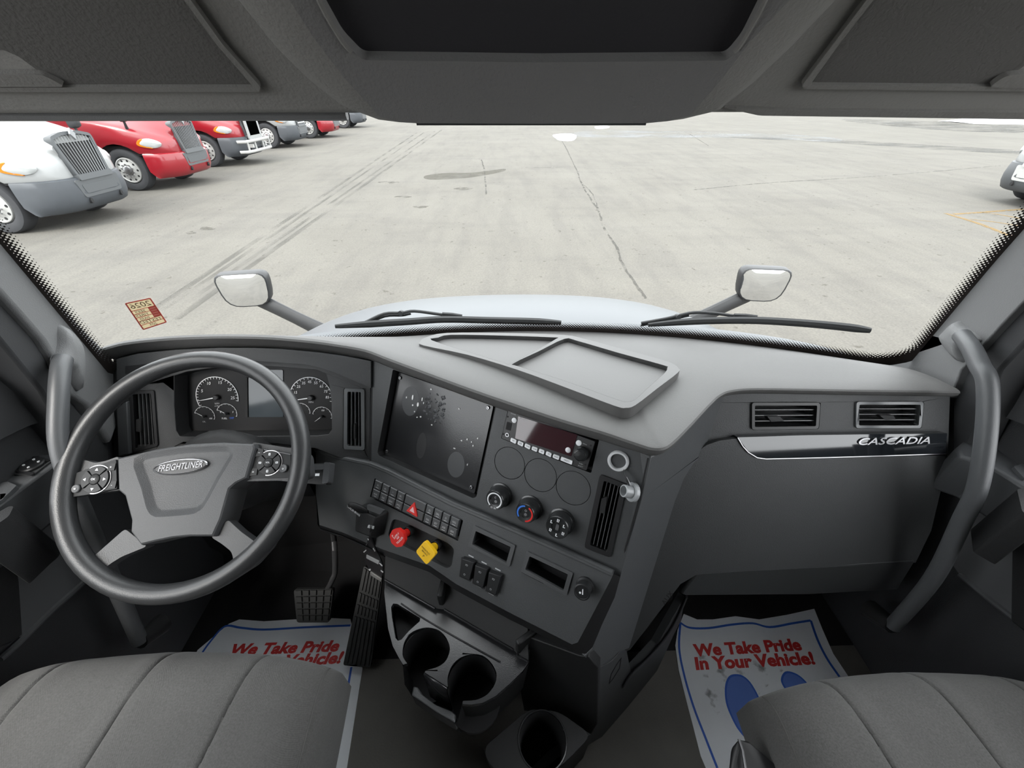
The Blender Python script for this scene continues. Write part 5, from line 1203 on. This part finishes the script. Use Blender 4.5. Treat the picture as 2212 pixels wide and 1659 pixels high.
# button pads
lp = K5([(272, 815), (400, 770), (545, 720), (552, 905), (400, 935), (228, 962), (240, 880)])
rpd = K5([(1408, 655), (1520, 672), (1625, 692), (1620, 832), (1500, 838), (1358, 840)])
for pts, c5, rpx, nm in ((lp, (412, 845), 82, 'left'), (rpd, (1487, 742), 72, 'right')):
    o = wp(pts, -.008, .0, M['pad_btn'], 'button_pad', bevel=.002, r=.003)
    edge = [FW.px(*p, .0) for p in (pts[:3] if nm == 'right' else [pts[0], pts[6], pts[5]])]
    B().tube(edge, .0011, 6).obj('pad_edge', M['steel'], o)
    c = FW.l(*K5([c5])[0], .004); r = abs(FW.l(K5([c5])[0][0] + rpx * .3496, K5([c5])[0][1], .004)[0] - c[0])
    for k in range(4):
        s0 = -45 + 90 * k + 4; s1 = s0 + 82; n = 10
        A_ = [(c[0] + r * math.cos(t), c[1] + r * math.sin(t)) for t in [math.radians(s0 + (s1 - s0) * i / n) for i in range(n + 1)]]
        B_ = [(c[0] + r * .42 * math.cos(t), c[1] + r * .42 * math.sin(t)) for t in [math.radians(s1 + (s0 - s1) * i / n) for i in range(n + 1)]]
        seg_ = B().plate(FW, A_ + B_, -.002, .004).obj('button', M['button'], o, bevel=.0008)
        t = math.radians((s0 + s1) / 2); m_ = V((c[0] + r * .72 * math.cos(t), c[1] + r * .72 * math.sin(t))); d = V((math.cos(t), math.sin(t))) * r * .13; q = V((-d.y, d.x))
        if nm == 'left': ic = [tuple(m_ + d), tuple(m_ + q * .9 - d * .5), tuple(m_ - q * .9 - d * .5)]
        else: ic = [tuple(m_ + d * .8 + q * .6), tuple(m_ + d * .8 - q * .6), tuple(m_ - d * .8 - q * .6), tuple(m_ - d * .8 + q * .6)]
        ic_ = B().plate(FW, ic, .004, .0045)
        if nm == 'right': ic_ = B().plate(FW, ic, .004, .0045, [inset(ic, r * .045)])
        ic_.obj('button_symbol', M['white_ink'], o)
    B().lathe(FW, [(r * .38, -.001), (r * .38, .005), (r * .3, .0062), (.0004, .0065)], 20, *c).obj('button', M['lower'], o)
    text_mesh('OK' if nm == 'left' else 'VOL', FW, c[0], c[1], .0055 if nm == 'left' else .004, M['white_ink'], .0068, parent=o, name='button_symbol')
    arc_plate(FW, c[0], c[1], r * 1.03, r * 1.1, -100, 130, .0012, M['steel'], o, 'ring_trim')
    small = ([((295, 903), 'w')], [((510, 770), '+'), ((515, 880), '-')]) if nm == 'left' else ([((1578, 778), 'o')], [((1428, 680), '~'), ((1390, 800), '=')])
    for (x, y), s in small[0]:
        c2 = FW.l(*K5([(x, y)])[0], .003); B().lathe(FW, [(.0075, -.001), (.0075, .003), (.0065, .004), (.0003, .003)], 18, *c2).obj('button', M['panel2'], o)
        text_mesh(s, FW, c2[0], c2[1], .006, M['white_ink'], .0045, parent=o, name='button_symbol')
    for (x, y), s in small[1]:
        c2 = FW.l(*K5([(x, y)])[0], .003); w_ = .007
        B().plate(FW, rnd([(c2[0] - w_, c2[1] - w_), (c2[0] + w_, c2[1] - w_ * .8), (c2[0] + w_, c2[1] + w_), (c2[0] - w_ * .3, c2[1] + w_)], .001), -.001, .002).obj('button', M['button'], o, bevel=.0008)
        text_mesh(s, FW, c2[0], c2[1], .007, M['white_ink'], .0024, parent=o, name='button_symbol')
# column shroud, stalk
CO = thing('steering_column', 'black steering column shroud behind the steering wheel', 'column', WC - FW.n * .35)
ax = -FW.n
def ov(c, rx, ry): return [c + FW.e * rx * math.cos(t) + FW.u * ry * math.sin(t) for t in [2 * math.pi * j / 24 for j in range(24)]]
B().loft([ov(WC + ax * .062, .075, .065), ov(WC + ax * .08, .095, .085), ov(WC + ax * .14, .10, .085), ov(WC + ax * .2, .085, .07), ov(WC + ax * .36, .06, .05)], True, True, True).obj('shroud', M['lower'], CO, ang=50)
s0, s1 = WC + ax * .09 + FW.e * .08, FW.px(690, 1022, -.075)
B().tube([s0, s0.lerp(s1, .5), s0.lerp(s1, .8)], [.012, .011, .013], 12).obj('stalk_arm', M['lower'], CO)
sf = FW.sub(*FW.lc(s1), -.075)
B().plate(sf, rnd([(-.045, -.018), (.02, -.024), (.022, .02), (-.045, .017)], .004), -.016, .008, back=True).obj('stalk_head', M['lower'], CO, bevel=.004)
B().plate(sf, rnd([(.012, -.022), (.024, -.02), (.024, .02), (.012, .021)], .003), -.014, .011, back=True).obj('stalk_collar', M['armrest'], CO, bevel=.003)
B().plate(sf, rnd(rect(-.04, .006, .012, .017), .002), .006, .0105).obj('stalk_top', M['armrest'], CO, bevel=.002)
for k in range(2): B().plate(sf, rect(-.026 + k * .018, -.006, -.014 + k * .018, -.001), .008, .0086).obj('stalk_mark', M['white_ink'], CO)

# ------------------------------------------------------------------ keys on a lanyard
kp = F3.px(*KI([(405, 900)])[0], .03)
FV = Fr(kp, V((F2.n.x, F2.n.y, 0)).normalized(), (F2.e.x, F2.e.y, 0))
KT = thing('key_lanyard', 'black key lanyard with white printing hanging under the hand valve', 'lanyard', FV.px(*KI([(500, 1560)])[0]))
def vp(pts, h0, h1, m, name, par=None): return B().plate(FV, FV.ls(KI(pts), h1), h0, h1, back=True).obj(name, m, par or KT, bevel=.0006)
B().tube([FV.px(*p, .001) for p in KI([(425, 800), (412, 880), (400, 980)])], .0012, 6).obj('cord', M['black'], KT)
st = vp([(375, 985), (410, 975), (470, 1100), (560, 1280), (600, 1400), (605, 1500), (570, 1600), (420, 1500), (385, 1440), (340, 1330), (325, 1200), (350, 1080)], -.0015, .0015, M['black'], 'strap')
for q in ([(360, 1075), (372, 1050), (352, 1090), (340, 1100)], [(455, 1130), (490, 1180), (478, 1190), (450, 1145)], [(545, 1350), (598, 1395), (590, 1410), (545, 1365)], [(570, 1460), (608, 1490), (602, 1505), (568, 1478)], [(310, 1190), (350, 1160), (354, 1172), (318, 1205)], [(375, 990), (392, 1010), (384, 1022), (370, 1000)], [(385, 1450), (420, 1445), (420, 1470), (395, 1475)]):
    vp(q, .0014, .0021, M['white_ink'], 'strap_print', st)
tg_ = vp([(355, 1240), (545, 1335), (535, 1380), (350, 1285)], .001, .0035, M['grey_ink'], 'key_tag')
c = FV.l(*KI([(448, 1310)])[0], .004); text_mesh('FLEET', FV, c[0], c[1], .0075, M['void'], .0038, parent=tg_, name='tag_text', rot=-.42) if False else None
vp([(415, 1490), (580, 1600), (575, 1640), (410, 1535)], .001, .004, M['alu'], 'key_blade')

# ------------------------------------------------------------------ pedals
AP = thing('accelerator_pedal', 'long ribbed black accelerator pedal standing on the floor', 'pedal', atz(770, 1442, .0))
FA = tilted(atz(770, 1440, .035), 0, R_(48))
aq = [(786, 1222), (826, 1247), (800, 1443), (741, 1437)]
TL, TR, BR, BL = [V(p) for p in aq]
B().plate(FA, rnd(FA.ls(aq), .006), -.012, 0, back=True).obj('plate', M['rubber'], AP, bevel=.002)
tr2 = B()
for v0, v1 in ((.02, .24), (.265, .36), (.385, .48), (.505, .985)):
    for k in range(6):
        u0, u1 = .05 + k * .155, .05 + k * .155 + .105
        q = [tuple(TL.lerp(TR, u).lerp(BL.lerp(BR, u), v)) for u, v in ((u0, v0), (u1, v0), (u1, v1), (u0, v1))]
        P = FA.ls(q, .004); tr2.loft([[FA.w(*p, 0) for p in ccw(P)], [FA.w(*p, .004) for p in inset(P, .0007)]], True, False, True)
tr2.obj('tread', M['rubber'], AP)
B().tube([FA.w(*FA.l(806, 1238), -.012), FA.w(*FA.l(806, 1238), -.012) + V((.005, .06, .06)), FA.w(*FA.l(806, 1238), -.012) + V((.01, .12, .10))], .012, 8).obj('arm', M['black'], AP)
BP = thing('brake_pedal', 'square brake pedal with grid rubber pad on a steel arm', 'pedal', atz(675, 1350, .0))
FB = tilted(atz(675, 1343, .10), 0, R_(40))
bq = [(634, 1274), (720, 1272), (711, 1345), (641, 1345)]
TL, TR, BR, BL = [V(p) for p in bq]
B().plate(FB, rnd(FB.ls(bq), .008), -.014, 0, back=True).obj('pad', M['rubber'], BP, bevel=.003)
for i in range(5):
    for j in range(5):
        u0, v0 = .03 + i * .19, .03 + j * .19
        q = [tuple(TL.lerp(TR, u).lerp(BL.lerp(BR, u), v)) for u, v in ((u0, v0), (u0 + .165, v0), (u0 + .165, v0 + .165), (u0, v0 + .165))]
        P = FB.ls(q, .005); B().loft([[FB.w(*p, 0) for p in ccw(P)], [FB.w(*p, .005) for p in inset(P, .001)]], True, False, True).obj('pad_block', M['rubber'], BP)
pa = FB.px(706, 1276, -.012); pth = [pa, hit(718, 1252, pa + V((0, .012, 0)), V((0, 1, 0))), hit(724, 1232, pa + V((0, .03, 0)), V((0, 1, 0))), hit(722, 1172, pa + V((0, .07, 0)), V((0, 1, 0))), hit(716, 1120, pa + V((0, .2, 0)), V((0, 1, 0)))]
B().tube(smooth_line(pth, 4), .008, 10, flat=.8).obj('arm', mat('pedal_arm_steel', (.16, .16, .165), .35, .7), BP)

# ------------------------------------------------------------------ paper floor mats
paper = mat('printed_paper', (.84, .87, .91), .75, vary=.05, vscale=14)
smear = stain('paper_scuffs', (.2, .2, .21), .5, 30, .56, .68, stretch=(1, 1))
def fit_text(fr, s, p0, p1, size, m, h, par, bold=.025, shear=.18):
    a, b = V(fr.l(*p0, h)), V(fr.l(*p1, h)); o = text_mesh(s, fr, 0, 0, size, m, h, bold=bold, shear=shear, parent=par, name='printed_text')
    xs = [fr.lc(v.co)[0] for v in o.data.vertices]; w = max(xs) - min(xs); x0 = min(xs); k = (b - a).length / w; rt = math.atan2((b - a).y, (b - a).x); c, si = math.cos(rt), math.sin(rt)
    for v in o.data.vertices:
        x, y = fr.lc(v.co); x = (x - x0) * k
        v.co = fr.w(a.x + x * c - y * si, a.y + x * si + y * c, h)
    return o
def line(fr, pxs, w, h, m, name, par, ext=None):
    P = [V(p) for p in smooth_line(fr.ls(pxs, h), 5)]; A_, B_ = [], []
    for i, p in enumerate(P):
        t = (P[min(i + 1, len(P) - 1)] - P[max(0, i - 1)]).normalized(); q = V((-t.y, t.x)) * w / 2
        A_.append(fr.w(*(p + q), h)); B_.append(fr.w(*(p - q), h))
    return B().loft([A_, B_], False).obj(name, m, par, fix=False)
mt = thing('paper_floor_mat', 'white printed paper floor mat lying under the pedals', 'floor mat', (-.68, .4, 0), 'paper floor mats')
lo = FL.ls([(472, 1366), (495, 1347), (517, 1338), (570, 1342), (635, 1338), (712, 1335), (757, 1337), (783, 1444), (749, 1659)], .002) + [(-.46, .05), (-.95, .05)] + FL.ls([(427, 1404)], .002)
B().plate(FL, lo, .0005, .002).obj('sheet', paper, mt)
line(FL, [(430, 1420), (455, 1385), (486, 1353), (520, 1356), (570, 1360), (660, 1355), (757, 1351)], .006, .0025, M['blue_ink'], 'border_line', mt)
line(FL, [(759, 1441), (742, 1540), (720, 1659)], .006, .0025, M['blue_ink'], 'border_line', mt)
fit_text(FL, 'We Take Pride', (499, 1405), (733, 1396), .040, M['red_ink'], .0026, mt, bold=.045)
fit_text(FL, 'In Your Vehicle!', (480, 1437), (741, 1421), .040, M['red_ink'], .0026, mt, bold=.045)
mt = thing('paper_floor_mat', 'white printed paper floor mat with blue shoe soles under the glove box', 'floor mat', (.7, .4, 0), 'paper floor mats')
ro = FL.ls([(1477, 1326), (1506, 1338), (1540, 1338), (1589, 1331), (1640, 1338), (1700, 1328), (1759, 1315), (1777, 1360), (1800, 1412), (1832, 1460)], .002) + [(.95, .3), (.92, -.05), (.44, .05)] + FL.ls([(1525, 1659), (1514, 1633), (1485, 1522), (1466, 1447), (1459, 1394), (1464, 1360)], .002)
B().plate(FL, ro, .0005, .002).obj('sheet', paper, mt)
B().plate(FL, FL.ls([(1490, 1400), (1600, 1420), (1700, 1440), (1640, 1500), (1560, 1560), (1520, 1500)], .003), .0021, .0023).obj('scuff_marks', smear, mt)
line(FL, KN([(412, 352), (460, 378), (560, 380), (680, 362), (790, 355), (880, 375), (1000, 355), (1095, 340)]), .006, .0025, M['blue_ink'], 'border_line', mt)
line(FL, KN([(1095, 340), (1130, 440), (1180, 540), (1245, 635)]), .007, .0025, M['blue_ink'], 'border_line', mt)
line(FL, KN([(412, 352), (405, 480), (430, 620), (480, 790), (545, 960), (605, 1113)]), .006, .0025, M['blue_ink'], 'border_line', mt)
fit_text(FL, 'We Take Pride', KN([(488, 500)])[0], KN([(1040, 468)])[0], .042, M['red_ink'], .0028, mt, bold=.045)
fit_text(FL, 'In Your Vehicle!', KN([(484, 570)])[0], KN([(1115, 540)])[0], .042, M['red_ink'], .0028, mt, bold=.045)
sole = mat('sole_blue', (.12, .22, .62), .7)
for q in ([(690, 622), (740, 630), (790, 680), (840, 790), (830, 900), (770, 960), (720, 920), (680, 850), (650, 770), (645, 690), (660, 640)], [(960, 608), (1010, 615), (1060, 650), (1110, 720), (1100, 800), (1020, 780), (960, 700), (938, 650)]):
    P = smooth_line(FL.ls(KN(q), .0024), 4, True)
    so_ = B().plate(FL, P, .002, .0024).obj('shoe_sole', M['blue_ink'], mt); B().plate(FL, [tuple(p) for p in inset(P, .005)], .0024, .0027).obj('sole_fill', sole, so_)

# ------------------------------------------------------------------ seats
fab = bpy.data.materials.new('seat_fabric'); fab.use_nodes = True; nt = fab.node_tree; N = nt.nodes.new; L = nt.links.new
bs = nt.nodes['Principled BSDF']; bs.inputs['Roughness'].default_value = .9; bs.inputs['Specular IOR Level'].default_value = .15; bs.inputs['Sheen Weight'].default_value = .15
tc = N('ShaderNodeTexCoord'); wv = N('ShaderNodeTexWave'); wv.inputs['Scale'].default_value = 260; wv.bands_direction = 'DIAGONAL'; wv.inputs['Distortion'].default_value = 1.2
nz = N('ShaderNodeTexNoise'); nz.inputs['Scale'].default_value = 420; nz.inputs['Detail'].default_value = 3; nb = N('ShaderNodeTexNoise'); nb.inputs['Scale'].default_value = 7; nb.inputs['Detail'].default_value = 5
rpp = N('ShaderNodeValToRGB'); rpp.color_ramp.elements[0].position = .25; rpp.color_ramp.elements[1].position = .75; rpp.color_ramp.elements[0].color = (.058, .057, .055, 1); rpp.color_ramp.elements[1].color = (.105, .103, .1, 1)
mxx = N('ShaderNodeMix'); mxx.data_type = 'FLOAT'; mxx.inputs['Factor'].default_value = .35
for n_ in (wv, nz, nb): L(tc.outputs['Object'], n_.inputs['Vector'])
L(nz.outputs['Fac'], mxx.inputs['A']); L(nb.outputs['Fac'], mxx.inputs['B']); L(mxx.outputs['Result'], rpp.inputs['Fac']); L(rpp.outputs['Color'], bs.inputs['Base Color'])
bp = N('ShaderNodeBump'); bp.inputs['Strength'].default_value = .22; bp.inputs['Distance'].default_value = .001; L(wv.outputs['Fac'], bp.inputs['Height']); L(bp.outputs['Normal'], bs.inputs['Normal'])
piping = mat('seat_piping', (.08, .078, .075), .85)
def seat(cx, yf, label, s, a, zc):
    bl, H = .29, .125; cy = yf - bl
    t = thing('captain_chair', label, 'seat', (cx, cy, 0), 'cab seats')
    seams = (-.60, 0.02, .60)
    def sx(us, q): return us * (.88 + .12 * q) + .02 * (1 - q) * s
    NP, NQ = 300, 44; rows = []
    def zz(p, q):
        z = zc + H * max(0, 1 - abs(p) ** 7) ** .42 * max(0, 1 - abs(q) ** 9) ** .42 * (1 + .10 * (1 - p * p) * (.4 + .6 * (1 - q) / 2))
        for us in seams: z -= .0045 * math.exp(-((p - sx(us, q)) / .0075) ** 2)
        for us in seams: z += .0022 * math.exp(-((abs(p - sx(us, q)) - .06) / .06) ** 2)
        return z
    for j in range(NQ + 1):
        q = math.sin(math.pi / 2 * (-1 + 2 * j / NQ)); row = []
        for i in range(NP + 1):
            p = -1 + 2 * i / NP; p = math.copysign(1 - (1 - abs(p)) ** 1.35, p)
            w_ = a * (1 - .065 * ((1 + q) / 2) ** 2)
            row.append((cx + w_ * p, cy + bl * q - .026 * p * p * max(0, q) ** 2, zz(p, q)))
        rows.append(row)
    b = B().loft(rows, False)
    per = [rows[0][i] for i in range(NP + 1)] + [rows[j][NP] for j in range(1, NQ + 1)] + [rows[NQ][i] for i in range(NP - 1, -1, -1)] + [rows[j][0] for j in range(NQ - 1, 0, -1)]
    b.loft([per, [(x, y, zc - .07) for x, y, z in per], [(cx + (x - cx) * .9, cy + (y - cy) * .9, zc - .11) for x, y, z in per]], True, False, True)
    cu = b.obj('cushion', fab, t, ang=60)
    pp = []
    for j in range(6, NQ - 2):
        q = math.sin(math.pi / 2 * (-1 + 2 * j / NQ)); p = -s * .955; pp.append((cx + a * (1 - .065 * ((1 + q) / 2) ** 2) * p, cy + bl * q - .026 * p * p * max(0, q) ** 2, zz(p, q) + .0008))
    B().tube(pp, .0012, 6).obj('seam_stitching', piping, cu)
    fr = Fr((cx, cy - .02, 0), (0, 0, 1), (1, 0, 0))
    B().box(fr, -.2, -.24, .2, .2, .18, .33).obj('seat_frame', M['black'], t, bevel=.02)
    B().loft([[fr.w(*p, h_) for p in rnd(rect(-k, -k, k, k), .03)] for k, h_ in ((.2, .0), (.19, .03), (.15, .05), (.15, .19))], True, True, True).obj('pedestal', M['black'], t)
    fb = Fr((cx, yf - .58, .5), (0, math.cos(R_(12)), math.sin(R_(12))), (-1, 0, 0)); o = rnd([(-.27, -.05), (.27, -.05), (.25, .55), (.16, .68), (-.16, .68), (-.25, .55)], .08)
    B().loft([[fb.w(p[0] * k, .3 + (p[1] - .3) * k, h_) for p in o] for k, h_ in ((.9, -.1), (1, -.06), (1, .03), (.93, .06), (.7, .075))], True, True, True).obj('backrest', fab, t, ang=60)
    return t
seat(-.632, .318, 'grey fabric driver seat cushion with lengthwise seams before the steering wheel', -1, .302, .445)
rs = seat(.69, .268, 'grey fabric passenger seat cushion with lengthwise seams before the glove box', 1, .284, .395)
qa = atz(1592, 1640, .47)
B().hull([atz(x, y, z) for x, y, z in ((1572, 1690, .41), (1580, 1613, .41), (1596, 1594, .42), (1614, 1597, .42), (1630, 1700, .41), (1572, 1700, .34))] + [V((.44, .14, .40)), V((.44, .02, .40)), V((.44, .08, .33))]).obj('recliner_cover', M['black'], rs, bevel=.006, seg=3)
B().tube([atz(x, y, .423) for x, y in ((1596, 1597), (1604, 1622), (1610, 1660))], .0025, 8).obj('cover_edge', M['steel'], rs)

# ------------------------------------------------------------------ windshield sticker and wipers
sq = [ws_hit(x, y, .004) for x, y in ((269, 655), (325, 643), (361, 696), (309, 713))]
sn = (sq[1] - sq[0]).cross(sq[3] - sq[0]); sn = sn if sn.dot(CAM - sq[0]) > 0 else -sn
FX = Fr(sq[0], sn, sq[1] - sq[0])
sk_ = thing('inspection_sticker', 'tan and red reversed sticker on the lower driver side of the windshield', 'sticker', (sq[2] + sq[3]) / 2)
Pq = [FX.l(x, y) for x, y in ((269, 655), (325, 643), (361, 696), (309, 713))]
tan = mat('sticker_tan', (.52, .43, .26), .6); sred = mat('sticker_red', (.55, .09, .07), .6); ink = mat('sticker_ink', (.12, .07, .04), .7)
nt = tan.node_tree; pb = nt.nodes['Principled BSDF']; tl = nt.nodes.new('ShaderNodeBsdfTranslucent'); ms = nt.nodes.new('ShaderNodeMixShader'); ms.inputs[0].default_value = .3
tl.inputs[0].default_value = pb.inputs['Base Color'].default_value      # thin film: daylight shines through it
nt.links.new(pb.outputs[0], ms.inputs[1]); nt.links.new(tl.outputs[0], ms.inputs[2]); nt.links.new(ms.outputs[0], nt.nodes['Material Output'].inputs['Surface'])
Pr = rnd(Pq, .003)
B().plate(FX, Pr, 0, 0).obj('sheet', tan, sk_)
B().plate(FX, Pr, .0002, .0004, [rnd(inset(Pq, .0026), .0015)]).obj('sticker_border', sred, sk_)
def sb(u0, v0, u1, v1):
    TL, TR, BR, BL = [V(p) for p in Pq]
    return [tuple(TL.lerp(TR, u).lerp(BL.lerp(BR, u), v)) for u, v in ((u0, v0), (u1, v0), (u1, v1), (u0, v1))]
for v0 in (.29, .42, .55, .68, .82): B().plate(FX, sb(.03, v0, .97 if v0 in (.29, .68, .82) else .68, v0 + .018), .0002, .0004).obj('sticker_rule', sred, sk_)
B().plate(FX, sb(.68, .29, .97, .69), .0002, .0004).obj('sticker_block', sred, sk_)
for k in range(4): B().plate(FX, sb(.72, .345 + .085 * k, .94, .38 + .085 * k), .0004, .0007).obj('sticker_bar', mat('sticker_pale_red', (.6, .2, .15), .6) if k == 0 else bpy.data.materials['sticker_pale_red'], sk_)
TL, TR, BR, BL = [V(p) for p in Pq]
for s, v, sz in (('2026', .16, .017), ('SEES', .365, .009), ('TIRES', .5, .009), ('PASS', .63, .008), ('TESTED', .76, .011), ('205', .9, .009)):
    c = TL.lerp(TR, .5 if v in (.16, .76, .9) else .34).lerp(BL.lerp(BR, .5 if v in (.16, .76, .9) else .34), v)
    text_mesh(s, FX, c.x, c.y, sz, ink, .0008, sx=-1.1, parent=sk_, name='sticker_text')
def wiper(label, blade, arm, hub):
    P = [ws_hit(x, y, -.025) for x, y in blade]; t = thing('wiper', label, 'wiper', P[0], 'windshield wipers')
    path = smooth_line(P, 5); n = len(path)
    B().tube(path, [.003 + .0075 * min(1, 4 * min(i / n, 1 - i / n) + .35) for i in range(n)], 8, flat=.8).obj('blade', M['wiper'], t)
    A_ = [ws_hit(x, y, -.05) for x, y in arm]
    B().tube(smooth_line(A_, 4), .0045, 8).obj('arm', M['wiper'], t)
    B().tube([p + V((.0, .0, -.008)) for p in map(V, smooth_line(A_, 4))][:len(A_) * 2], .003, 6).obj('washer_hose', M['wiper'], t)
    c = ws_hit(*hub[0], -.045); d = ws_hit(*hub[1], -.045)
    B().tube([c, c.lerp(d, .5), d], [.008, .009, .007], 8, flat=.6).obj('blade_clip', M['mhouse'], t)
    k = ws_hit(*hub[2], -.05); B().lathe(Fr(k, (0, -1, .3), (1, 0, 0)), [(.007, -.008), (.007, .008)], 8, cap0=True, cap1=True).obj('hose_clip', M['mhouse'], t)
wiper('windshield wiper lying toward the driver side', [(724, 705), (800, 700), (880, 695), (960, 690), (1060, 692), (1150, 694), (1212, 697)], [(790, 696), (830, 678), (868, 676), (895, 672), (950, 679), (985, 684)], [(955, 680), (998, 684), (866, 676)])
wiper('windshield wiper lying toward the passenger side, blade end raised over the cowl', [(1400, 702), (1500, 694), (1620, 692), (1720, 697), (1820, 706), (1880, 714)], [(1385, 698), (1440, 688), (1465, 682), (1500, 675), (1545, 677), (1590, 683)], [(1585, 683), (1635, 686), (1464, 684)])
